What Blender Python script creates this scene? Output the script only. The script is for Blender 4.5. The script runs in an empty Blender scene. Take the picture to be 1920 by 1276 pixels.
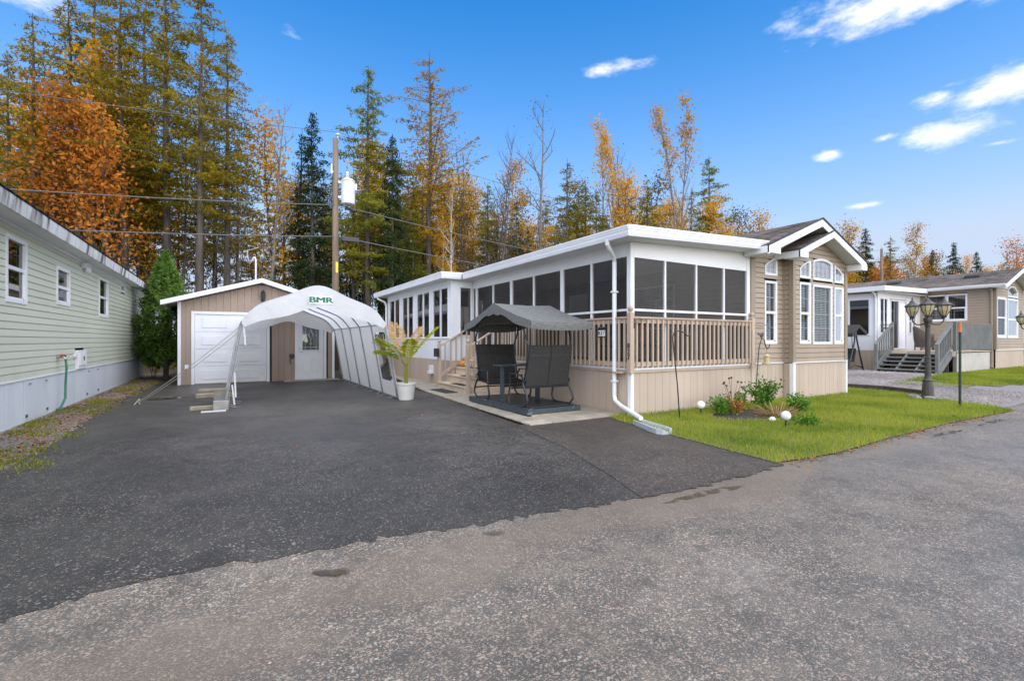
import bpy, math, random
import numpy as np
from mathutils import Vector, Matrix
random.seed(7); rng = np.random.default_rng(7)
R = math.radians
scene = bpy.context.scene
COL = scene.collection

# ---------------------------------------------------------------- camera
CAM_F, CAM_H, CC, SS = 880.0, 1.4, 0.8588, 0.5123      # focal length in photo pixels, eye height, heading
cam_d = bpy.data.cameras.new('camera'); cam = bpy.data.objects.new('camera', cam_d); COL.objects.link(cam)
cam.location = (0, 0, CAM_H); cam.rotation_euler = (R(90), 0, -math.atan2(SS, CC))
cam_d.sensor_fit = 'HORIZONTAL'; cam_d.sensor_width = 36; cam_d.lens = 36 * CAM_F / 1920
cam_d.clip_start = 0.05; cam_d.clip_end = 2000
scene.camera = cam
def ray(px, py):
    X = (px - 960) / CAM_F
    return (SS + CC * X, CC - SS * X, (638 - py) / CAM_F)

# ---------------------------------------------------------------- sky, sun, exposure
SUN_AZ, SUN_EL = R(184), R(50)        # compass-like angle from +Y clockwise; behind the camera
world = bpy.data.worlds.new('World'); scene.world = world; world.use_nodes = True
wn, wl = world.node_tree.nodes, world.node_tree.links
wn.clear()
w_out = wn.new('ShaderNodeOutputWorld'); w_bg = wn.new('ShaderNodeBackground'); w_bg.inputs['Strength'].default_value = 0.125
sky = wn.new('ShaderNodeTexSky'); sky.sky_type = 'NISHITA'; sky.sun_disc = False
sky.sun_elevation = SUN_EL; sky.sun_rotation = SUN_AZ
sky.altitude = 200; sky.air_density = 1.0; sky.dust_density = 0.15; sky.ozone_density = 3.0
tc = wn.new('ShaderNodeTexCoord')
def wmath(op, a, b=None, c=None):
    n = wn.new('ShaderNodeMath'); n.operation = op
    for i, q in enumerate((a, b, c)):
        if q is None: continue
        if isinstance(q, (int, float)): n.inputs[i].default_value = q
        else: wl.new(q, n.inputs[i])
    return n.outputs[0]
def wdot(vec, d):
    n = wn.new('ShaderNodeVectorMath'); n.operation = 'DOT_PRODUCT'; wl.new(vec, n.inputs[0]); n.inputs[1].default_value = d
    return n.outputs['Value']
nz = wn.new('ShaderNodeTexNoise'); nz.inputs['Scale'].default_value = 16; nz.inputs['Detail'].default_value = 7; nz.inputs['Roughness'].default_value = 0.62
mp = wn.new('ShaderNodeMapping'); mp.inputs['Scale'].default_value = (1, 1, 2.4)
wl.new(tc.outputs['Generated'], mp.inputs['Vector']); wl.new(mp.outputs[0], nz.inputs['Vector'])
nfac = nz.outputs['Fac']
# clouds: centre as photo pixel (a direction in the sky), half width, half height in radians, density
CLOUDS = [(1640, 12, .135, .034, 1.0), (1800, -22, .16, .030, .9), (1145, 128, .075, .017, .8), (1885, 160, .085, .026, 1.0), (1760, 186, .032, .013, .9),
          (1778, 248, .066, .025, 1.0), (1655, 260, .032, .010, .6), (1556, 290, .028, .012, .55), (1870, 268, .04, .007, .35), (1620, 385, .035, .008, .3), (545, 60, .03, .02, .12)]
dirs = []
for (px, py, a, b, k) in CLOUDS:
    dirs.append((Vector(ray(px, py)).normalized(), a, b, k))
rc = random.Random(3)
for i in range(12):                      # the same scattered clouds go on round the rest of the sky
    az = R(rc.uniform(70, 310)) + 0.54; el = R(rc.uniform(9, 48))
    dirs.append((Vector((math.sin(az) * math.cos(el), math.cos(az) * math.cos(el), math.sin(el))), rc.uniform(.05, .2), rc.uniform(.015, .05), rc.uniform(.6, 1)))
soft = wmath('MULTIPLY_ADD', nfac, 2.3, -.15)
total = None
for (d, a, b, k) in dirs:
    m = wn.new('ShaderNodeMapping'); m.vector_type = 'TEXTURE'; m.inputs['Location'].default_value = d; m.inputs['Scale'].default_value = (a, a, b)
    m.inputs['Rotation'].default_value = (math.atan2(d.z, math.hypot(d.x, d.y)) * 0, 0, math.atan2(-d.x, d.y)); wl.new(tc.outputs['Generated'], m.inputs['Vector'])
    n = wn.new('ShaderNodeVectorMath'); n.operation = 'LENGTH'; wl.new(m.outputs[0], n.inputs[0])
    e = wmath('SUBTRACT', soft, wmath('ADD', n.outputs['Value'], (1 - k) * .55))
    total = e if total is None else wmath('MAXIMUM', total, e)
n = wn.new('ShaderNodeMapRange'); n.interpolation_type = 'SMOOTHSTEP'; n.inputs['From Min'].default_value = -.05; n.inputs['From Max'].default_value = 1.15; wl.new(total, n.inputs['Value']); total = n.outputs[0]
hs = wn.new('ShaderNodeHueSaturation'); hs.inputs['Saturation'].default_value = 1.6; hs.inputs['Value'].default_value = 1.12; wl.new(sky.outputs[0], hs.inputs['Color'])
sx_ = wn.new('ShaderNodeSeparateXYZ'); wl.new(tc.outputs['Generated'], sx_.inputs[0])
hz = wmath('POWER', wmath('SUBTRACT', 1.0, wmath('ABSOLUTE', sx_.outputs[2])), 4.0)      # pale haze towards the horizon, the same all round
hm = wn.new('ShaderNodeMix'); hm.data_type = 'RGBA'; wl.new(wmath('MULTIPLY', wmath('MINIMUM', wmath('MULTIPLY', hz, 2.1), 1.0), .97), hm.inputs['Factor']); wl.new(hs.outputs[0], hm.inputs['A']); hm.inputs['B'].default_value = (2.55, 3.0, 3.75, 1); hs = hm

cm = wn.new('ShaderNodeMix'); cm.data_type = 'RGBA'
wl.new(total, cm.inputs['Factor']); wl.new(hs.outputs['Result'], cm.inputs['A']); cm.inputs['B'].default_value = (5.4, 5.4, 5.6, 1)
wl.new(cm.outputs['Result'], w_bg.inputs['Color']); wl.new(w_bg.outputs[0], w_out.inputs['Surface'])
sun_d = bpy.data.lights.new('sun', 'SUN'); sun_d.energy = 3.6; sun_d.angle = R(130); sun_d.color = (1.0, .91, .77)
sun = bpy.data.objects.new('sun', sun_d); COL.objects.link(sun)
sdir = Vector((math.sin(SUN_AZ) * math.cos(SUN_EL), math.cos(SUN_AZ) * math.cos(SUN_EL), math.sin(SUN_EL)))
sun.rotation_euler = (-sdir).to_track_quat('-Z', 'Y').to_euler(); sun.location = (0, -20, 30)
vs = scene.view_settings; vs.view_transform = 'Standard'; vs.look = 'None'; vs.gamma = 1; vs.use_curve_mapping = False
vs.exposure = 1.0
scene.render.engine = 'CYCLES'
scene.cycles.max_bounces = 6; scene.cycles.transparent_max_bounces = 12; scene.cycles.diffuse_bounces = 3

# ---------------------------------------------------------------- materials
MATS = {}
def nodes_of(m): m.use_nodes = True; return m.node_tree.nodes, m.node_tree.links
def pmat(name, c1, c2=None, scale=3., stretch=(1, 1, 1), rough=.6, bump=0., bscale=60., rnd=.05, metallic=0., lo=.35, hi=.65, c3=None, s3=.6, st3=(1, 1, 1), lo3=.55, hi3=.75, spec=.5, wave=None, detail=5):
    m = bpy.data.materials.new(name); n, l = nodes_of(m); b = n['Principled BSDF']
    geo = n.new('ShaderNodeNewGeometry')
    def noise(sc, st, det):
        mp = n.new('ShaderNodeMapping'); mp.inputs['Scale'].default_value = st; l.new(geo.outputs['Position'], mp.inputs['Vector'])
        t = n.new('ShaderNodeTexNoise'); t.inputs['Scale'].default_value = sc; t.inputs['Detail'].default_value = det; l.new(mp.outputs[0], t.inputs['Vector']); return t
    def ramp(src, a, z):
        r = n.new('ShaderNodeMapRange'); r.inputs['From Min'].default_value = a; r.inputs['From Max'].default_value = z; l.new(src, r.inputs['Value']); return r.outputs[0]
    def mix(f, A, B):
        x = n.new('ShaderNodeMix'); x.data_type = 'RGBA'; l.new(f, x.inputs['Factor'])
        for s, q in (('A', A), ('B', B)):
            if isinstance(q, tuple): x.inputs[s].default_value = q + (1,)
            else: l.new(q, x.inputs[s])
        return x.outputs['Result']
    c2 = c2 or tuple(q * .86 for q in c1)
    col = mix(ramp(noise(scale, stretch, detail).outputs['Fac'], lo, hi), c1, c2)
    if c3: col = mix(ramp(noise(s3, st3, 5).outputs['Fac'], lo3, hi3), col, c3)
    if rnd:
        oi = n.new('ShaderNodeObjectInfo'); hs = n.new('ShaderNodeHueSaturation')
        l.new(ramp2(n, l, oi.outputs['Random'], 1 - rnd, 1 + rnd), hs.inputs['Value']); l.new(col, hs.inputs['Color']); col = hs.outputs['Color']
    l.new(col, b.inputs['Base Color'])
    b.inputs['Roughness'].default_value = rough; b.inputs['Metallic'].default_value = metallic; b.inputs['Specular IOR Level'].default_value = spec
    if bump:
        bp = n.new('ShaderNodeBump'); bp.inputs['Strength'].default_value = bump; bp.inputs['Distance'].default_value = .01
        l.new(noise(bscale, stretch, 4).outputs['Fac'], bp.inputs['Height']); l.new(bp.outputs[0], b.inputs['Normal'])
    MATS[name] = m; return m
def ramp2(n, l, src, a, z):
    r = n.new('ShaderNodeMapRange'); r.inputs['To Min'].default_value = a; r.inputs['To Max'].default_value = z; l.new(src, r.inputs['Value']); return r.outputs[0]

def leafmat(name, c1, c2, c3=None, trans=.35, rnd=.18, nscale=.55, ncon=1.6):
    """foliage: colour differs from leaf to leaf (random per island) and in clumps"""
    m = bpy.data.materials.new(name); n, l = nodes_of(m); n.clear()
    out = n.new('ShaderNodeOutputMaterial'); geo = n.new('ShaderNodeNewGeometry'); oi = n.new('ShaderNodeObjectInfo')
    cr = n.new('ShaderNodeValToRGB'); cr.color_ramp.elements[0].color = c1 + (1,); cr.color_ramp.elements[1].color = c2 + (1,)
    if c3: e = cr.color_ramp.elements.new(.8); e.color = c3 + (1,); cr.color_ramp.elements[1].position = .5 if False else 1.0
    nz = n.new('ShaderNodeTexNoise'); nz.inputs['Scale'].default_value = nscale; nz.inputs['Detail'].default_value = 5
    l.new(geo.outputs['Position'], nz.inputs['Vector'])
    ad = n.new('ShaderNodeMath'); ad.operation = 'MULTIPLY_ADD'; l.new(nz.outputs['Fac'], ad.inputs[0]); ad.inputs[1].default_value = ncon
    sb = n.new('ShaderNodeMath'); sb.operation = 'MULTIPLY_ADD'; l.new(geo.outputs['Random Per Island'], sb.inputs[0]); sb.inputs[1].default_value = .6; sb.inputs[2].default_value = -.3 - ncon * .19
    l.new(sb.outputs[0], ad.inputs[2]); l.new(ad.outputs[0], cr.inputs['Fac'])
    hs = n.new('ShaderNodeHueSaturation'); l.new(ramp2(n, l, oi.outputs['Random'], 1 - rnd, 1 + rnd), hs.inputs['Value']); l.new(cr.outputs['Color'], hs.inputs['Color'])
    d = n.new('ShaderNodeBsdfDiffuse'); t = n.new('ShaderNodeBsdfTranslucent'); mx = n.new('ShaderNodeMixShader'); mx.inputs[0].default_value = trans
    l.new(hs.outputs[0], d.inputs['Color']); l.new(hs.outputs[0], t.inputs['Color']); l.new(d.outputs[0], mx.inputs[1]); l.new(t.outputs[0], mx.inputs[2]); l.new(mx.outputs[0], out.inputs['Surface'])
    MATS[name] = m; return m

def glassmat(name, tint=(.90, .93, .93), ior=1.55, dark=0.0):
    m = bpy.data.materials.new(name); n, l = nodes_of(m); n.clear()
    out = n.new('ShaderNodeOutputMaterial'); fr = n.new('ShaderNodeFresnel'); fr.inputs['IOR'].default_value = ior
    t = n.new('ShaderNodeBsdfTransparent'); t.inputs['Color'].default_value = tint + (1,)
    g = n.new('ShaderNodeBsdfGlossy'); g.inputs['Roughness'].default_value = .015
    nz = n.new('ShaderNodeTexNoise'); nz.inputs['Scale'].default_value = 1.3; bp = n.new('ShaderNodeBump'); bp.inputs['Strength'].default_value = .05; bp.inputs['Distance'].default_value = .02
    l.new(nz.outputs['Fac'], bp.inputs['Height']); l.new(bp.outputs[0], g.inputs['Normal'])
    mx = n.new('ShaderNodeMixShader'); l.new(ramp2(n, l, fr.outputs[0], .06, 1.0), mx.inputs[0]); l.new(t.outputs[0], mx.inputs[1]); l.new(g.outputs[0], mx.inputs[2]); l.new(mx.outputs[0], out.inputs['Surface'])
    MATS[name] = m; return m

def screenmat(name, fac=.54, col=(.032, .032, .034)):
    m = bpy.data.materials.new(name); n, l = nodes_of(m); n.clear()
    out = n.new('ShaderNodeOutputMaterial'); t = n.new('ShaderNodeBsdfTransparent'); p = n.new('ShaderNodeBsdfPrincipled')
    p.inputs['Base Color'].default_value = col + (1,); p.inputs['Roughness'].default_value = .32
    nz = n.new('ShaderNodeTexNoise'); nz.inputs['Scale'].default_value = 2.2; nz.inputs['Detail'].default_value = 5
    geo = n.new('ShaderNodeNewGeometry'); l.new(geo.outputs['Position'], nz.inputs['Vector'])
    mx = n.new('ShaderNodeMixShader'); l.new(ramp2(n, l, nz.outputs['Fac'], fac - .12, fac + .12), mx.inputs[0]); l.new(t.outputs[0], mx.inputs[1]); l.new(p.outputs[0], mx.inputs[2]); l.new(mx.outputs[0], out.inputs['Surface'])
    MATS[name] = m; return m

def fabricmat(name, col=(.88, .885, .89), trans=.52):
    m = bpy.data.materials.new(name); n, l = nodes_of(m); n.clear()
    out = n.new('ShaderNodeOutputMaterial'); geo = n.new('ShaderNodeNewGeometry')
    nz = n.new('ShaderNodeTexNoise'); nz.inputs['Scale'].default_value = 2.5; nz.inputs['Detail'].default_value = 6; l.new(geo.outputs['Position'], nz.inputs['Vector'])
    mxc = n.new('ShaderNodeMix'); mxc.data_type = 'RGBA'; l.new(nz.outputs['Fac'], mxc.inputs['Factor']); mxc.inputs['A'].default_value = col + (1,); mxc.inputs['B'].default_value = tuple(c * .88 for c in col) + (1,)
    p = n.new('ShaderNodeBsdfPrincipled'); p.inputs['Roughness'].default_value = .38; l.new(mxc.outputs['Result'], p.inputs['Base Color'])
    t = n.new('ShaderNodeBsdfTranslucent'); l.new(mxc.outputs['Result'], t.inputs['Color'])
    n2 = n.new('ShaderNodeTexNoise'); n2.inputs['Scale'].default_value = 7; n2.inputs['Detail'].default_value = 5; l.new(geo.outputs['Position'], n2.inputs['Vector'])
    bp = n.new('ShaderNodeBump'); bp.inputs['Strength'].default_value = .5; bp.inputs['Distance'].default_value = .03; l.new(n2.outputs['Fac'], bp.inputs['Height']); l.new(bp.outputs[0], p.inputs['Normal'])
    mx = n.new('ShaderNodeMixShader'); mx.inputs[0].default_value = trans; l.new(p.outputs[0], mx.inputs[1]); l.new(t.outputs[0], mx.inputs[2]); l.new(mx.outputs[0], out.inputs['Surface'])
    MATS[name] = m; return m

def asphaltmat(name, dark, mid, light, stone_scale, frac, rough_lo, rough_hi, sand=None, streak=(1, 1, 1), wet_scale=.5):
    m = bpy.data.materials.new(name); n, l = nodes_of(m); b = n['Principled BSDF']; geo = n.new('ShaderNodeNewGeometry'); P = geo.outputs['Position']
    def mr(src, a, z, c=0., d=1.):
        r = n.new('ShaderNodeMapRange'); r.inputs['From Min'].default_value = a; r.inputs['From Max'].default_value = z; r.inputs['To Min'].default_value = c; r.inputs['To Max'].default_value = d; l.new(src, r.inputs['Value']); return r.outputs[0]
    def mix(f, A, B):
        x = n.new('ShaderNodeMix'); x.data_type = 'RGBA'
        if isinstance(f, float): x.inputs['Factor'].default_value = f
        else: l.new(f, x.inputs['Factor'])
        for s, q in (('A', A), ('B', B)):
            if isinstance(q, tuple): x.inputs[s].default_value = q + (1,)
            else: l.new(q, x.inputs[s])
        return x.outputs['Result']
    v = n.new('ShaderNodeTexVoronoi'); v.inputs['Scale'].default_value = stone_scale; l.new(P, v.inputs['Vector'])
    v2 = n.new('ShaderNodeTexVoronoi'); v2.inputs['Scale'].default_value = stone_scale * .7; l.new(P, v2.inputs['Vector'])
    sp = n.new('ShaderNodeSeparateColor'); l.new(v.outputs['Color'], sp.inputs[0]); sp2 = n.new('ShaderNodeSeparateColor'); l.new(v2.outputs['Color'], sp2.inputs[0])
    nb = n.new('ShaderNodeTexNoise'); nb.inputs['Scale'].default_value = .9; nb.inputs['Detail'].default_value = 6; l.new(P, nb.inputs['Vector'])
    nw = n.new('ShaderNodeTexNoise'); nw.inputs['Scale'].default_value = wet_scale; nw.inputs['Detail'].default_value = 5
    mp = n.new('ShaderNodeMapping'); mp.inputs['Scale'].default_value = streak; l.new(P, mp.inputs['Vector']); l.new(mp.outputs[0], nw.inputs['Vector'])
    col = mix(mr(nb.outputs['Fac'], .3, .7), dark, mid)
    st = mix(sp.outputs[1], light, (light[0] * 1.15, light[1] * .86, light[2] * .76))
    st = mix(sp.outputs[2], st, tuple(q * .35 for q in light))
    col = mix(mr(sp.outputs[0], 1 - frac, 1 - frac + .12), col, st)
    col = mix(mr(sp2.outputs[0], .95, .97, 0., .7), col, tuple(min(1, q * 1.35) for q in light))
    nm = n.new('ShaderNodeTexNoise'); nm.inputs['Scale'].default_value = .42; nm.inputs['Detail'].default_value = 8; nm.inputs['Roughness'].default_value = .68; nm.inputs['Distortion'].default_value = .6; l.new(P, nm.inputs['Vector'])
    nf = n.new('ShaderNodeTexNoise'); nf.inputs['Scale'].default_value = 9; nf.inputs['Detail'].default_value = 4; l.new(P, nf.inputs['Vector'])
    col = mix(mr(nm.outputs['Fac'], .38, .62, .75, 0.), col, mix(.5, col, tuple(q * .55 for q in dark)))
    col = mix(mr(nm.outputs['Fac'], .54, .72, 0., .55), col, tuple(q * 1.55 for q in mid))
    n4 = n.new('ShaderNodeTexNoise'); n4.inputs['Scale'].default_value = 2.4; n4.inputs['Detail'].default_value = 7; n4.inputs['Roughness'].default_value = .7; l.new(P, n4.inputs['Vector'])
    col = mix(mr(n4.outputs['Fac'], .50, .68, 0., .5), col, (mid[0] * 1.35, mid[1] * 1.22, mid[2] * 1.08)); col = mix(mr(n4.outputs['Fac'], .32, .46, .6, 0.), col, tuple(q * .7 for q in dark))
    col = mix(mr(nf.outputs['Fac'], .52, .70, 0., .55), col, dark)
    wet = mr(nw.outputs['Fac'], .42, .62)
    col = mix(wet, mix(.35, col, dark), col)
    if sand:
        tot = None
        ns = n.new('ShaderNodeTexNoise'); ns.inputs['Scale'].default_value = 2.6; ns.inputs['Detail'].default_value = 9; ns.inputs['Roughness'].default_value = .65; l.new(P, ns.inputs['Vector'])
        for (cx, cy, a, bb, ang) in sand:
            sx = n.new('ShaderNodeVectorMath'); sx.operation = 'SUBTRACT'; l.new(P, sx.inputs[0]); sx.inputs[1].default_value = (cx, cy, 0)
            def dt(d):
                q = n.new('ShaderNodeVectorMath'); q.operation = 'DOT_PRODUCT'; l.new(sx.outputs[0], q.inputs[0]); q.inputs[1].default_value = d; w = n.new('ShaderNodeMath'); w.operation = 'POWER'; l.new(q.outputs['Value'], w.inputs[0]); w.inputs[1].default_value = 2; return w.outputs[0]
            ca, sa = math.cos(ang), math.sin(ang)
            ad = n.new('ShaderNodeMath'); ad.operation = 'ADD'; l.new(dt((ca / a, sa / a, 0)), ad.inputs[0]); l.new(dt((-sa / bb, ca / bb, 0)), ad.inputs[1])
            e = n.new('ShaderNodeMath'); e.operation = 'MULTIPLY_ADD'; l.new(ns.outputs['Fac'], e.inputs[0]); e.inputs[1].default_value = -3.2; l.new(ad.outputs[0], e.inputs[2])
            f = mr(e.outputs[0], -1.15, -.1, .48, 0.)
            if tot is None: tot = f
            else:
                mxn = n.new('ShaderNodeMath'); mxn.operation = 'MAXIMUM'; l.new(tot, mxn.inputs[0]); l.new(f, mxn.inputs[1]); tot = mxn.outputs[0]
        col = mix(tot, col, (.185, .145, .108))
    l.new(col, b.inputs['Base Color'])
    l.new(mr(nw.outputs['Fac'], .4, .65, rough_lo, rough_hi), b.inputs['Roughness']); b.inputs['Specular IOR Level'].default_value = .36
    h = n.new('ShaderNodeMath'); h.operation = 'ADD'; l.new(mr(v.outputs['Distance'], 0, .6, 1, 0), h.inputs[0]); l.new(sp.outputs[0], h.inputs[1])
    bp = n.new('ShaderNodeBump'); bp.inputs['Strength'].default_value = .55; bp.inputs['Distance'].default_value = .006; l.new(h.outputs[0], bp.inputs['Height']); l.new(bp.outputs[0], b.inputs['Normal'])
    MATS[name] = m; return m

WHITE = pmat('white_aluminium', (.74, .755, .78), (.68, .695, .72), 1.5, rough=.35, rnd=.02)
WHITE_DIRTY = pmat('stained_white_fascia', (.72, .73, .74), (.60, .60, .59), 2., (1, 1, .3), rough=.5, rnd=0, c3=(.07, .06, .05), s3=3.0, st3=(1, 1.6, .25), lo3=.46, hi3=.62)
SOFFIT = pmat('white_soffit', (.70, .71, .71), (.62, .63, .62), 1.2, rough=.55, rnd=.02)
SOFFIT_CREAM = pmat('cream_soffit', (.62, .62, .55), (.55, .55, .49), 2, rough=.6, rnd=.02)
SHEET = pmat('white_panel', (.76, .775, .80), (.71, .725, .75), 1.0, rough=.4, rnd=.02)
BEIGE_SKIRT = pmat('beige_skirting', (.47, .38, .30), (.40, .32, .25), 1.1, (1, 1, .35), rough=.7, bump=.15, bscale=40, rnd=.035, c3=(.42, .31, .23), s3=.7, lo3=.6, hi3=.85)
TAN_VINYL = pmat('tan_vinyl_siding', (.35, .28, .21), (.31, .245, .185), 1.3, (1, 1, .4), rough=.5, bump=.06, bscale=90, rnd=.03)
TAN_TRIM = pmat('tan_corner_trim', (.27, .215, .16), None, 2, rough=.5, rnd=.02)
SAGE = pmat('sage_vinyl_siding', (.57, .595, .49), (.51, .535, .435), .8, (1, .5, .5), rough=.55, rnd=.03, bump=.05, bscale=80, c3=(.20, .22, .12), s3=.8, st3=(1, .7, .5), lo3=.60, hi3=.86)
GREY_SKIRT = pmat('pale_grey_skirting', (.60, .635, .68), (.54, .575, .62), 1., (1, 1, .3), rough=.5, rnd=.03, c3=(.42, .43, .40), s3=1.1, st3=(1, 1, .4), lo3=.62, hi3=.85)
GARAGE_TAN = pmat('taupe_plank_siding', (.335, .255, .20), (.30, .225, .175), 1.4, (1, 1, .3), rough=.75, bump=.2, bscale=45, rnd=.05, c3=(.20, .17, .13), s3=.9, st3=(1, 1, .6), lo3=.62, hi3=.9)
RAIL_WOOD = pmat('beige_painted_wood', (.46, .36, .275), (.39, .30, .23), 3, (1, 1, .4), rough=.7, bump=.15, bscale=50, rnd=.06)
STEP_WOOD = pmat('cream_painted_wood', (.60, .49, .37), (.50, .40, .30), 2.5, rough=.7, bump=.15, bscale=50, rnd=.05)
GREY_WOOD = pmat('grey_painted_wood', (.17, .175, .17), (.125, .13, .125), 3, rough=.7, bump=.1, rnd=.06)
BLACK = pmat('black_powder_metal', (.018, .02, .024), (.028, .03, .034), 6, rough=.38, rnd=.03)
SLATE = pmat('slate_blue_metal', (.045, .06, .078), (.03, .04, .052), 9, rough=.35, rnd=.05, c3=(.16, .19, .22), s3=9, lo3=.62, hi3=.72)
SLING = pmat('black_sling_mesh', (.036, .035, .033), (.014, .014, .013), 22, (1, 1, 5), rough=.75, bump=.4, bscale=120, rnd=.05)
CANOPY = pmat('charcoal_canopy_fabric', (.17, .175, .168), (.105, .108, .104), 16, (1, 1, 4), rough=.85, bump=.3, bscale=90, rnd=.03)
SHINGLE = pmat('grey_brown_shingles', (.17, .15, .135), (.085, .078, .073), 9, (1, 2.2, 1), rough=.9, bump=.5, bscale=90, rnd=.04, lo=.4, hi=.6)
SHINGLE_DARK = pmat('dark_shingle_edge', (.03, .03, .033), (.05, .05, .053), 12, rough=.8, rnd=.05)
CONCRETE = pmat('weathered_concrete', (.34, .33, .31), (.25, .24, .22), 5, rough=.9, bump=.3, bscale=70, rnd=.06)
PAVER = pmat('beige_paver', (.36, .315, .25), (.27, .24, .195), 4, rough=.85, bump=.25, bscale=60, rnd=.12)
TIMBER = pmat('weathered_timber', (.085, .07, .055), (.05, .042, .035), 5, rough=.85, bump=.4, rnd=.08)
LUMBER = pmat('weathered_lumber', (.36, .30, .20), (.25, .215, .15), 6, (1, .2, 1), rough=.8, bump=.2, rnd=.12)
POLE_WOOD = pmat('brown_pole_wood', (.20, .145, .095), (.12, .09, .062), 5, (1, 1, .12), rough=.85, bump=.5, bscale=30, rnd=.05)
STEEL = pmat('galvanised_steel', (.42, .44, .46), (.33, .35, .37), 9, rough=.35, metallic=.7, rnd=.04)
GREY_PAINT = pmat('pale_grey_paint', (.62, .66, .67), None, 2, rough=.4, rnd=.02)
WIRE_MAT = pmat('weathered_cable', (.10, .10, .10), None, 2, rough=.5, rnd=.03)
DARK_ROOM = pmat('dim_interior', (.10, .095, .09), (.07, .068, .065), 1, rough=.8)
BLIND = pmat('white_blind', (.80, .80, .79), None, 4, rough=.5, rnd=.02)
SHEER = pmat('lilac_white_sheer', (.80, .78, .84), (.72, .71, .78), 5, rough=.7, rnd=.02)
BROWN_LAMP = pmat('bronze_brown_cast_metal', (.055, .046, .042), (.036, .031, .029), 12, rough=.5, bump=.2, rnd=.04)
LAMP_GLASS = pmat('amber_seeded_glass', (.55, .48, .26), (.38, .34, .2), 30, rough=.15, rnd=.05)
GREEN_PAINT = pmat('dark_green_paint', (.012, .03, .018), None, 8, rough=.4)
ORANGE_PAINT = pmat('orange_tape', (.62, .15, .02), (.45, .1, .015), 12, rough=.5)
GREEN_HOSE = pmat('green_rubber_hose', (.02, .17, .10), (.015, .13, .08), 8, rough=.4)
YELLOW_TAG = pmat('yellow_plastic', (.75, .55, .02), None, 9, rough=.5)
POT = pmat('off_white_resin_pot', (.62, .61, .57), (.55, .54, .50), 3, rough=.5)
GLOBE = pmat('frosted_white_globe', (.80, .80, .82), None, 6, rough=.25)
INK = pmat('black_number', (.012, .012, .014), None, 5, rough=.5)
GREEN_INK = pmat('green_print', (.0, .16, .095), None, 5, rough=.5)
TILE_WHITE = pmat('white_number_tile', (.82, .82, .80), None, 5, rough=.4)
MAT_RUBBER = pmat('dark_rubber', (.035, .033, .03), (.022, .021, .02), 30, rough=.9, bump=.5, bscale=120)
ROPE = pmat('pale_rope', (.48, .42, .34), None, 60, rough=.9)
RED_MAT = pmat('red_valve', (.35, .06, .03), None, 9, rough=.5)
PUMPKIN = pmat('pumpkin_skin', (.55, .24, .05), (.45, .17, .03), 9, rough=.5)
WICKER = pmat('grey_brown_wicker', (.13, .105, .085), (.06, .05, .042), 26, (1, 1, 2), rough=.7, bump=.6, bscale=70)
STONE = pmat('grey_fieldstone', (.26, .25, .22), (.14, .14, .12), 6, rough=.9, bump=.5, bscale=25, rnd=.2, c3=(.10, .13, .05), s3=4)
SPLASH = pmat('grey_plastic_trough', (.42, .45, .47), (.36, .39, .41), 6, rough=.5)
SOIL = pmat('damp_soil', (.055, .042, .03), (.03, .024, .018), 14, rough=.95, bump=.8, bscale=40)
FOREST_FLOOR = pmat('forest_floor', (.10, .065, .035), (.055, .045, .025), 2.5, rough=.95, bump=.8, bscale=9, c3=(.07, .08, .025), s3=.5)
LAWN_SOIL = pmat('turf_base', (.10, .13, .022), (.13, .11, .035), 5, rough=.95, bump=.6, bscale=35)
GRAVEL = pmat('crushed_gravel', (.27, .245, .235), (.12, .11, .107), 60, rough=.9, bump=.9, bscale=55, detail=2)
LITTER = pmat('litter_soil', (.13, .10, .075), (.20, .185, .165), 30, rough=.95, bump=.9, bscale=40, c3=(.09, .10, .02), s3=1.3)
WATER = None
GLASS = glassmat('window_glass'); GLASS_DARK = glassmat('tinted_glass', (.42, .46, .47), 1.75)
SCREEN = screenmat('insect_screen'); COVER = fabricmat('white_tarp_fabric'); VINYL_WIN = glassmat('clear_vinyl', (.72, .78, .85), 1.45)
SAND = [(3.35, 2.75, 1.35, .33, -.12), (1.0, 2.75, .9, .35, -.1), (-.35, 2.55, .7, .3, -.15), (4.9, 2.8, .8, .22, 0), (1.9, 2.85, .6, .22, 0), (7.5, 2.75, 1.5, .12, 0)]
ROAD = asphaltmat('road_asphalt', (.076, .071, .062), (.178, .165, .144), (.44, .385, .315), 120, .46, .42, .75, sand=SAND, streak=(.35, 1, 1))
DRIVE = asphaltmat('driveway_asphalt', (.031, .0298, .0275), (.076, .071, .063), (.31, .27, .225), 112, .14, .38, .62)
DRIVE2 = asphaltmat('newer_driveway_asphalt', (.036, .032, .0285), (.066, .058, .050), (.25, .20, .165), 105, .24, .5, .7)
BARK = pmat('grey_brown_bark', (.105, .085, .068), (.05, .042, .035), 4, (1, 1, .25), rough=.9, bump=.6, bscale=18, rnd=.25)
BARK_PALE = pmat('pale_birch_bark', (.46, .44, .40), (.30, .285, .26), 3, (1, 1, 2), rough=.8, rnd=.12, c3=(.06, .055, .05), s3=5, st3=(.5, .5, 3), lo3=.6, hi3=.68)
BARK_GREY = pmat('grey_aspen_bark', (.21, .195, .175), (.12, .112, .10), 3, rough=.85, rnd=.15)
L_LARCH = leafmat('larch_needles_olive', (.10, .105, .014), (.38, .27, .03), rnd=.15)
L_LARCH_GREEN = leafmat('larch_needles_green', (.075, .115, .018), (.28, .25, .03), rnd=.12)
L_GOLD = leafmat('larch_needles_gold', (.20, .14, .015), (.50, .27, .025), rnd=.15)
L_SPRUCE = leafmat('spruce_needles', (.014, .030, .013), (.045, .065, .022), rnd=.25, trans=.15)
L_ORANGE = leafmat('orange_maple_leaves', (.36, .11, .018), (.66, .28, .05), trans=.45, rnd=.2)
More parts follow.
